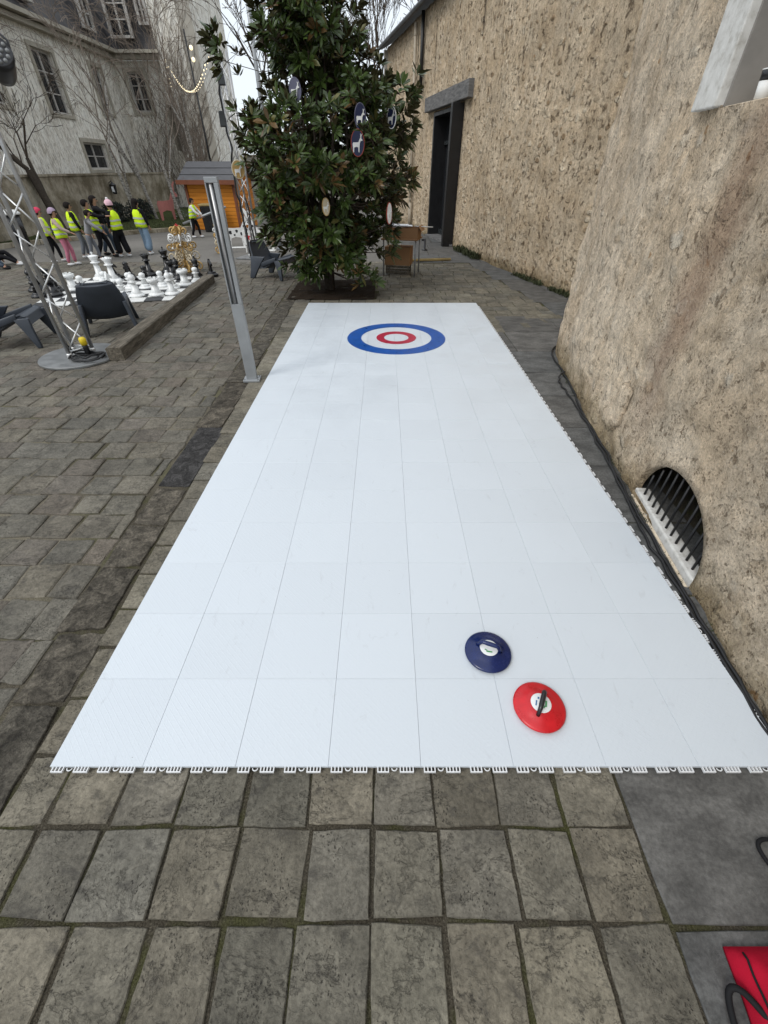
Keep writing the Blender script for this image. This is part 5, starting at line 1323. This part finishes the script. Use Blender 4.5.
def leaf(c, ax, side_, L, col):
    nrm = ax.cross(side_).normalized(); w_ = L * .155
    lf.cur = col; b = c; 
    P = [b + ax * .012, b + ax * L * .32 + side_ * w_ * .8 + nrm * w_ * .35, b + ax * L * .32 + Vector((0, 0, 0)), b + ax * L * .32 - side_ * w_ * .8 + nrm * w_ * .35,
         b + ax * L * .68 + side_ * w_ * .9 + nrm * w_ * .15 - Vector((0, 0, L * .05)), b + ax * L * .68 - Vector((0, 0, L * .06)), b + ax * L * .68 - side_ * w_ * .9 + nrm * w_ * .15 - Vector((0, 0, L * .05)), b + ax * L - Vector((0, 0, L * .16))]
    lf.add(P, [(0, 1, 2), (0, 2, 3), (1, 4, 5, 2), (2, 5, 6, 3), (4, 7, 5), (5, 7, 6)])
def rosette(c, d_, n, L):
    o_ = d_.orthogonal().normalized(); young = random.random() < .12
    for k in range(n):
        a = k * 2.4 + U(-.3, .3); tilt = U(.35, 1.35); s_ = o_.copy(); s_.rotate(Matrix.Rotation(a, 3, d_)); ax = (d_ * math.cos(tilt) + s_ * math.sin(tilt)).normalized(); sd = ax.cross(d_)
        sd = sd.normalized() if sd.length > .05 else o_
        g_ = U(.6, 1.5)
        col = (.10 * g_, .060 * g_, .022 * g_) if (young and random.random() < .6) else (.034 * g_, .055 * g_, .012 * g_)
        if random.random() < .06: col = (.10, .095, .03)
        leaf(c - d_ * U(0, .05), ax, sd, L * U(.7, 1.15), col)
cl = []
tries = 0
while len(cl) < 330 and tries < 14000:
    tries += 1; z = U(.42, 5.3); rr_ = crown_r(z); a = U(0, 6.28); f = random.random() ** .5
    if (z > 2.7 or z < 1.0) and noise.noise(Vector((math.cos(a) * 1.6 * f, math.sin(a) * 1.6 * f, z * 1.5))) < -.05: continue
    q = Vector((rr_ * f * math.cos(a) * ((.76 if z < 2.3 else .86) if math.cos(a) < 0 else 1), rr_ * f * math.sin(a), z))
    if z < .8 and f < .55: continue
    if any((q - c).length < .15 for c in cl): continue
    cl.append(q)
cl += [Vector((1.50, -.3, 2.75)), Vector((1.62, -.2, 3.0)), Vector((1.42, -.4, 2.45)), Vector((1.55, -.5, 1.9)), Vector((.8, -.9, .38)), Vector((.62, -.8, .5)), Vector((1.2, -.5, .75)), Vector((-1.35, -.2, 3.3)), Vector((-1.5, -.3, 3.55))]
for q in cl:
    best = min(((q - p + Vector((0, 0, .35))).length, si, i) for si, (pts, rs) in enumerate(stems) for i, p in enumerate(pts) if i and p.z < q.z + .1) if q.z > .5 else (0, 1, 1)
    _, si, i = best; p = stems[si][0][i]; md = p.lerp(q, .5) + Vector((0, 0, -.08)); tr_r = min(.016, stems[si][1][i] * .7)
    tw_.tube([p, md, q], [tr_r, tr_r * .7, .005], 5)
    out = Vector((q.x, q.y, 0)); out = out.normalized() if out.length > .05 else Vector((0, 0, 1))
    for _ in range(6):
        e_ = q + Vector((U(-1, 1), U(-1, 1), U(-.9, 1))) * .19; d_ = (e_ - q).normalized() * .6 + out * .5 + Vector((0, 0, .55)); d_.normalize()
        tw_.tube([q, e_], [.005, .003], 3); rosette(e_, d_, random.randint(9, 13), U(.14, .24))
tr.build('trunk', 'bark', mg, smooth=True); tw_.build('branches', 'twig', mg); lf.build('crown', 'leaf', mg, tint=True)
# hanging ornaments
def oval(loc, w_, h_, rz, face, rim, label, tilt=0):
    t_ = thing('hanging_ornament', loc, label, 'ornament', rz, 'oval ornaments hung in the magnolia')
    mb = MB(); n = 32; mb.prism([(w_ / 2 * math.cos(2 * math.pi * k / n), h_ / 2 * math.sin(2 * math.pi * k / n)) for k in range(n)], (-.006, .006), lambda a, b, t: (a, t, b)); mb.build('disc', face, t_)
    mb = MB(); mb.tube([(w_ / 2 * math.cos(2 * math.pi * k / n), 0, h_ / 2 * math.sin(2 * math.pi * k / n)) for k in range(n)], .008, 6, closed=True); mb.build('rim', rim, t_, smooth=True)
    mb = MB(); s_ = min(h_ * .76, w_ * 1.05); mb.prism([(a * .9 - .06 * s_, b - s_ / 2) for a, b in deer_poly(s_)], (-.016, -.0065), lambda a, b, t: (a, t, b)); mb.build('deer_relief', 'white_paint', t_)
    mb = MB(); mb.tube([(0, 0, h_ / 2), (0, 0, h_ / 2 + .12)], .003, 4); mb.build('hanging_cord', 'strap', t_)
    return t_
oval((-1.33, 8.82, 2.90), .17, .26, 0, 'lilac', 'lilac', 'small oval grey ornament with a white deer, upper left in the magnolia')
oval((-.41, 8.66, 2.30), .21, .32, R(-12), 'navy', 'rim_red', 'large oval navy ornament with a white deer and red rim, right in the magnolia')
oval((-.36, 8.68, 2.60), .17, .30, R(15), 'navy', 'lilac', 'narrow navy ornament with a white deer, just above the large red-rimmed one')
oval((-.97, 8.60, 1.50), .13, .24, R(30), 'cream', 'gold', 'small cream and gold oval ornament low in the middle of the magnolia')
oval((.09, 8.75, 1.40), .15, .30, R(55), 'white_paint', 'rim_red', 'white oval ornament with a red rim at the lower right of the magnolia')
oval((.12, 9.1, 2.62), .16, .26, R(-30), 'navy', 'white_paint', 'small white-rimmed ornament at the right edge of the magnolia')
oval((-2.45, 9.05, 1.98), .20, .24, R(20), 'gold', 'cream', 'round golden ornament with a white deer at the left edge of the magnolia')

# ------------------------------------------------------------------ garden wall, grass, kerb
def poly_wall(name, path, h, th, mat, cop, label):
    t_ = thing(name, (0, 0, 0), label, 'wall'); mb = MB(); cp = MB()
    for a, b in zip(path, path[1:]):
        a, b = Vector((*a, 0)), Vector((*b, 0)); d_ = b - a; rz = math.atan2(d_.y, d_.x); c = (a + b) / 2
        mb.box((c.x, c.y, h / 2), (d_.length, th, h), rz); cp.box((c.x, c.y, h + .035), (d_.length + .02, th + .08, .07), rz)
    mb.build('wall_body', mat, t_); cp.build('coping', cop, t_); return t_
poly_wall('garden_wall', [(-13.4, 9.0), (-13.0, 17), (-13.0, 24), (-12.6, 31.3)], 1.75, .35, 'gwall', 'gwall', 'low weathered garden wall running behind the group of pupils')
ln_ = thing('wall_lantern', (-12.72, 24.6, 1.05), 'small dark wall lantern fixed to the garden wall', 'lantern')
mb = MB(); mb.lathe([(.06, 0), (.10, .05), (.13, .32), (.15, .34), (.05, .42), (.02, .46)], 12, (0.08, 0, 0)); mb.build('lantern_cage', 'black_plastic', ln_)
mb = MB(); mb.box((.09, -.115, .19), (.10, .02, .20)); mb.build('lantern_glass', 'label_white', ln_)
mb = MB(); mb.tube([(-.1, 0, .40), (.08, 0, .50), (.08, 0, .44)], .015, 6); mb.build('bracket', 'black_plastic', ln_)
KP = [(-14, 11.5), (-12.2, 16.0), (-9.8, 19.6), (-8.5, 20.6), (-7.9, 21.2), (-7.9, 34)]
BP = [(-13.2, 9), (-12.8, 17), (-12.8, 24), (-12.4, 31.3), (-7.9, 34)]
gr_ = MB(); gr_.add([(-14, 11.5, .06), (-12.2, 16.0, .07), (-9.8, 19.6, .07), (-8.4, 20.8, .08), (-7.9, 22.5, .08), (-7.9, 33, .1), (-14, 33, .15), (-14, 20, .12)], [(0, 1, 2, 3, 4, 5, 6, 7)])
struct(gr_.build('lawn', 'turf'))
kb = thing('stone_kerb', (0, 0, 0), 'curved stone kerb edging the grass strip behind the pupils', 'kerb'); mb = MB()
for a, b in zip(KP[:5], KP[1:5]):
    a, b = Vector((*a, 0)), Vector((*b, 0)); d_ = b - a; nseg = max(1, round(d_.length / .9))
    for k in range(nseg):
        c = a.lerp(b, (k + .5) / nseg); mb.box((c.x, c.y, .06), (d_.length / nseg - .02, .16, .14), math.atan2(d_.y, d_.x))
mb.build('kerb_stones', 'gwall', kb, bevel=.01)
mb = MB(); random.seed(9)
def in_lawn(x_, y_):
    if y_ < 11.5 or x_ < -13: return False
    lim = -12.2 + (y_ - 16) * (2.4 / 3.6) if y_ > 16 else -14 + (y_ - 11.5) * (1.8 / 4.5)
    return x_ < min(lim, -8.1) - .1
for k in range(15000):
    x_, y_ = U(-13, -8.1), U(12, 27)
    if not in_lawn(x_, y_): continue
    a = U(0, 6.28); h_ = U(.03, .10); b = Vector((x_, y_, .06)); w_ = Vector((math.cos(a), math.sin(a), 0)) * .012; mb.add([b - w_, b + w_, b + Vector((U(-.04, .04), U(-.04, .04), h_))], [(0, 1, 2)])
tag(mb.build('grass', 'weed'), 'rough winter grass on the strip before the garden wall', 'grass', kind='stuff')
def shrub(loc, r_, h_, label):
    t_ = thing('shrub', loc, label, 'shrub', 0, 'dark shrubs by the garden wall'); mb = MB(); st_ = MB()
    for k in range(1300):
        a = U(0, 6.28); f = random.random() ** .4; z = U(0.03, 1); rr_ = r_ * f * math.sqrt(max(.05, 1 - (z - .45) ** 2 / .36)); c = Vector((rr_ * math.cos(a), rr_ * math.sin(a), z * h_)); o_ = Vector((U(-1, 1), U(-1, 1), U(-.4, 1))).normalized() * .09; w_ = o_.orthogonal().normalized() * .028
        mb.add([c - w_, c + w_, c + o_], [(0, 1, 2)])
    for k in range(14): a = U(0, 6.28); st_.tube([(0, 0, 0), (r_ * .7 * math.cos(a), r_ * .7 * math.sin(a), h_ * U(.5, .9))], .012, 4)
    mb.build('leaves', 'evergreen', t_); st_.build('stems', 'twig', t_)
shrub((-12.1, 23.0, .06), .55, .75, 'low dark shrub at the foot of the garden wall, left of the blue-jeans pupil')
shrub((-11.6, 24.3, .06), .6, .8, 'dark shrub between the garden wall and the first birch')

# ------------------------------------------------------------------ old building (left wing, right wing, gable)
ob = thing('old_mansion', (0, 0, 0), 'old pale mansion with steep slate roof, dormers and bare creeper, top left', 'mansion')
def facade(A, B, z0, z1, wins, dep=.22):
    """A->B on the ground; visible side is to the right of A->B. wins: (u0,u1,z0,z1,kind)"""
    A, B = Vector((*A, 0)), Vector((*B, 0)); d_ = (B - A).normalized(); n = Vector((d_.y, -d_.x, 0)); L = (B - A).length
    us = sorted({0, L} | {w_[0] for w_ in wins} | {w_[1] for w_ in wins}); zs = sorted({z0, z1} | {w_[2] for w_ in wins} | {w_[3] for w_ in wins})
    mb = MB(); P = lambda u, o_, z: A + d_ * u + n * o_ + Vector((0, 0, z))
    for a, b in zip(us, us[1:]):
        for c, e_ in zip(zs, zs[1:]):
            cu, cz = (a + b) / 2, (c + e_) / 2
            if any(w_[0] < cu < w_[1] and w_[2] < cz < w_[3] for w_ in wins): continue
            mb.add([P(a, 0, c), P(b, 0, c), P(b, 0, e_), P(a, 0, e_)], [(0, 1, 2, 3)])
    for w_ in wins:
        q = [(w_[0], w_[2]), (w_[1], w_[2]), (w_[1], w_[3]), (w_[0], w_[3])]
        for (u1, a1), (u2, a2) in zip(q, q[1:] + q[:1]): mb.add([P(u1, 0, a1), P(u2, 0, a2), P(u2, -dep, a2), P(u1, -dep, a1)], [(0, 1, 2, 3)])
    mb.build('wall', 'render', ob)
    rz = math.atan2(d_.y, d_.x)
    for w_ in wins:
        u0, u1, a0, a1 = w_[:4]; cu = (u0 + u1) / 2; H3 = a1 - a0; W3 = u1 - u0
        fr = MB(); f_ = .07
        def fb(u, z, du, dz, o_=-.15, t2=.05): c = P(u, o_, z); fr.box((c.x, c.y, c.z), (du, t2, dz), rz)
        fb(cu, a1 - f_ / 2, W3, f_); fb(cu, a0 + f_ / 2, W3, f_); fb(u0 + f_ / 2, (a0 + a1) / 2, f_, H3 - 2 * f_); fb(u1 - f_ / 2, (a0 + a1) / 2, f_, H3 - 2 * f_); fb(cu, (a0 + a1) / 2, f_ * 1.3, H3 - 2 * f_)
        nr = w_[4]
        for k in range(1, nr): fb(cu, a0 + H3 * k / nr, W3 - 2 * f_, .04, -.152, .035)
        wo = fr.build('window', 'frame', ob)
        pm = MB(); c = P(cu, -.19, (a0 + a1) / 2); pm.box((c.x, c.y, c.z), (W3, .02, H3), rz); pm.build('pane', 'glass', wo)
        sm_ = MB()
        for (u, z, du, dz) in ((u0 - .09, (a0 + a1) / 2, .16, H3 + .3), (u1 + .09, (a0 + a1) / 2, .16, H3 + .3), (cu, a1 + .08, W3 + .02, .15), (cu, a0 - .07, W3 + .02, .12)):
            c = P(u, .02, z); sm_.box((c.x, c.y, c.z), (du, .07, dz), rz)
        sm_.build('surround', 'surround', wo)
    return P, L, n, rz
XL = -14.3
P1_, L1_, n1_, rz1_ = facade((XL, 14.0), (XL, 32.0), 0, 6.55, [(10.8, 12.25, 3.85, 5.8, 3), (15.3, 16.3, 4.2, 5.85, 3), (12.3, 14.3, 1.95, 2.95, 2), (6.8, 8.1, 3.85, 5.8, 3)])
# the visible side of that call lies at +x (A->B along +y, right-hand side)
P2_, L2_, n2_, rz2_ = facade((XL, 32.0), (-11.6, 32.0), 0, 6.35, [(.55, 1.42, 4.40, 5.95, 3)])
mb = MB()
for (a, b, zz, hh, ww) in (((XL, 14), (XL, 32.1), 6.43, .16, .5), ((XL, 14), (XL, 32.2), 6.62, .14, .75)):
    mb.box((XL + ww / 2 - .2, 23, zz), (ww, 18.2, hh))
mb.box((-12.85, 31.80, 6.44), (2.6, .5, .16)); mb.box((-12.85, 31.68, 6.60), (2.6, .75, .12)); mb.build('cornice', 'surround', ob)
# mansard roofs
mb = MB(); mb.add([(XL + .35, 14, 6.70), (XL + .35, 31.65, 6.70), (XL - .75, 32.8, 9.6), (XL - .75, 14, 9.6)], [(0, 1, 2, 3)])
mb.add([(XL + .35, 31.65, 6.69), (-11.6, 31.65, 6.69), (-11.6, 32.8, 9.6), (XL - .75, 32.8, 9.6)], [(0, 1, 2, 3)])
mb.add([(XL - .75, 14, 9.6), (XL - .75, 32.8, 9.6), (-11.6, 32.8, 9.6), (-11.6, 40, 11), (XL - 7, 40, 11), (XL - 7, 14, 11)], [(0, 1, 2, 3, 4, 5)]); mb.build('roof', 'slate', ob)
def dormer(c, rz, w_, h_):
    """c = foot centre of the window front"""
    m6 = Matrix.Rotation(rz, 3, 'Z'); Q = lambda x_, y_, z_: Vector(c) + m6 @ Vector((x_, y_, z_))
    d1 = MB(); d1.box(Q(-w_ / 2 + .07, 0, h_ / 2), (.14, .12, h_), rz); d1.box(Q(w_ / 2 - .07, 0, h_ / 2), (.14, .12, h_), rz); d1.box(Q(0, 0, h_ + .06), (w_ + .16, .18, .14), rz); d1.box(Q(0, 0, .05), (w_ - .28, .12, .10), rz)
    for f in (.36, .66): d1.box(Q(0, .01, h_ * f), (w_ - .28, .04, .05), rz)
    d1.box(Q(0, .008, h_ / 2), (.09, .05, h_ - .1), rz)
    dd_ = d1.build('dormer', 'frame', ob)
    g1 = MB(); g1.box(Q(0, .05, h_ / 2), (w_ - .28, .02, h_ - .06), rz); g1.build('pane', 'glass', dd_)
    g2 = MB(); g2.box(Q(0, .72, h_ / 2), (w_ - .04, 1.3, h_ - .02), rz); g2.build('dormer_cheeks', 'slate', dd_)
dormer((-13.2, 31.45, 7.05), 0, 1.15, 1.75)
for y_ in (29.6, 24.9, 20.0): dormer((XL + .42, y_, 7.0), R(90), 1.05, 1.55)
dormer((-11.95, 31.5, 7.5), 0, .55, 1.4)
# gable block
mb = MB(); gx0, gx1, gy = -11.62, -9.53, 31.4
mb.box(((gx0 + gx1) / 2, gy + 3, 6.0), (gx1 - gx0, 6.0, 12.0)); mb.build('gable_wall', 'render', ob)
mb = MB(); mb.box((gx1 - .33, gy - .012, 6.0), (.70, .03, 12.0)); mb.build('pale_strip', 'pale_render', ob)
mb = MB(); mb.box((-11.55, 31.1, 4.55), (.16, .5, .12)); mb.box((-11.55, 31.1, 3.6), (.10, .4, 1.7)); mb.build('wall_bracket', 'timber', ob)
# bare creeper on the gable and wing
cp_ = MB(); random.seed(21)
def strand(x_, z, y_, n, dr, rmin):
    pts = [Vector((x_, y_ - .03, z))]; d_ = Vector((U(-.3, .3), 0, 1))
    for i in range(n):
        d_ = (d_ + Vector((U(-.5, .5), 0, U(-.1, .25)))).normalized(); q = pts[-1] + d_ * .28
        q.y = y_ - U(.02, .07); pts.append(q)
    cp_.tube(pts, [max(rmin, dr * (1 - i / n)) for i in range(n + 1)], 4, caps=False)
    return pts
for k in range(60):
    p_ = strand(U(gx0 + .1, gx1 - .75), U(0, 3), gy, random.randint(12, 28), .022, .006)
    for q in p_[::3]:
        if q.x < gx1 - .5: strand(q.x, q.z, gy, 6, .010, .005)
for k in range(26):
    p_ = strand(U(XL + .2, gx0 - .1), U(0, 2), 32.0, random.randint(8, 16), .022, .006)
    for q in p_[::3]: strand(q.x, q.z, 32.0, 4, .010, .005)
cp = thing('bare_creeper', (0, 0, 0), 'leafless climbing creeper spread over the gable of the old mansion', 'creeper')
cp_.build('stems', 'birch_twig', cp)
# closing wall at the far end
cw_ = thing('courtyard_wall', (0, 0, 0), 'pale rendered wall closing the yard behind the magnolia', 'wall')
mb = MB(); mb.box((-4.5, 38.2, 1.3), (16, .4, 2.6)); mb.build('wall_body', 'pale_render', cw_)
mb = MB(); mb.box((-4.5, 38.2, 2.65), (16.1, .55, .10)); mb.build('coping', 'gwall', cw_)

# lamp post with two lamps
sl_ = thing('street_lamp', (-8.05, 25.2, 0), 'tall thin black lamp pole with two small lit lamps before the gable', 'street lamp')
mb = MB(); mb.tube([(0, 0, 0), (0, 0, 6.3)], [.05, .03], 8); mb.build('pole', 'door_black', sl_, smooth=True)
for z in (5.75, 5.42):
    mb = MB(); mb.tube([(0, 0, z), (.14, -.05, z + .08)], .015, 6); hh_ = mb.build('arm', 'door_black', sl_)
    mb = MB(); mb.ball((.17, -.06, z + .03), .075, 10, 7); mb.build('lamp_globe', 'bulb', hh_, smooth=True)
# string lights
stl = thing('string_lights', (0, 0, 0), 'swag of small warm bulbs strung between mansion and magnolia', 'string lights')
wire = MB(); bl_ = MB(); 
for (a, b, sag, n) in (((-9.35, 26, 5.55), (-6.9, 24, 5.4), .95, 22), ((-9.2, 26, 5.3), (-4.2, 14.2, 3.9), .55, 26), ((-9.35, 26, 5.6), (-9.0, 25, 4.7), .1, 5)):
    pts = []
    for i in range(n + 1):
        f = i / n; q = Vector(a).lerp(Vector(b), f) - Vector((0, 0, sag * 4 * f * (1 - f))); pts.append(q); bl_.ball(q - Vector((0, 0, .04)), .019, 6, 4)
    wire.tube(pts, .007, 4)
wire.build('wire', 'door_black', stl); bl_.build('bulbs', 'bulb', stl, smooth=True)
# slim grey mast behind the magnolia
ms = thing('grey_mast', (-3.3, 15.6, 0), 'slim grey mast rising behind the left side of the magnolia', 'mast')
mb = MB(); mb.tube([(0, 0, 0), (0, 0, 7)], [.06, .045], 10); mb.build('pole', 'post', ms, smooth=True)
mb = MB(); mb.lathe([(.14, 0), (.14, .03), (.08, .05)], 12); mb.build('foot_flange', 'post', ms)
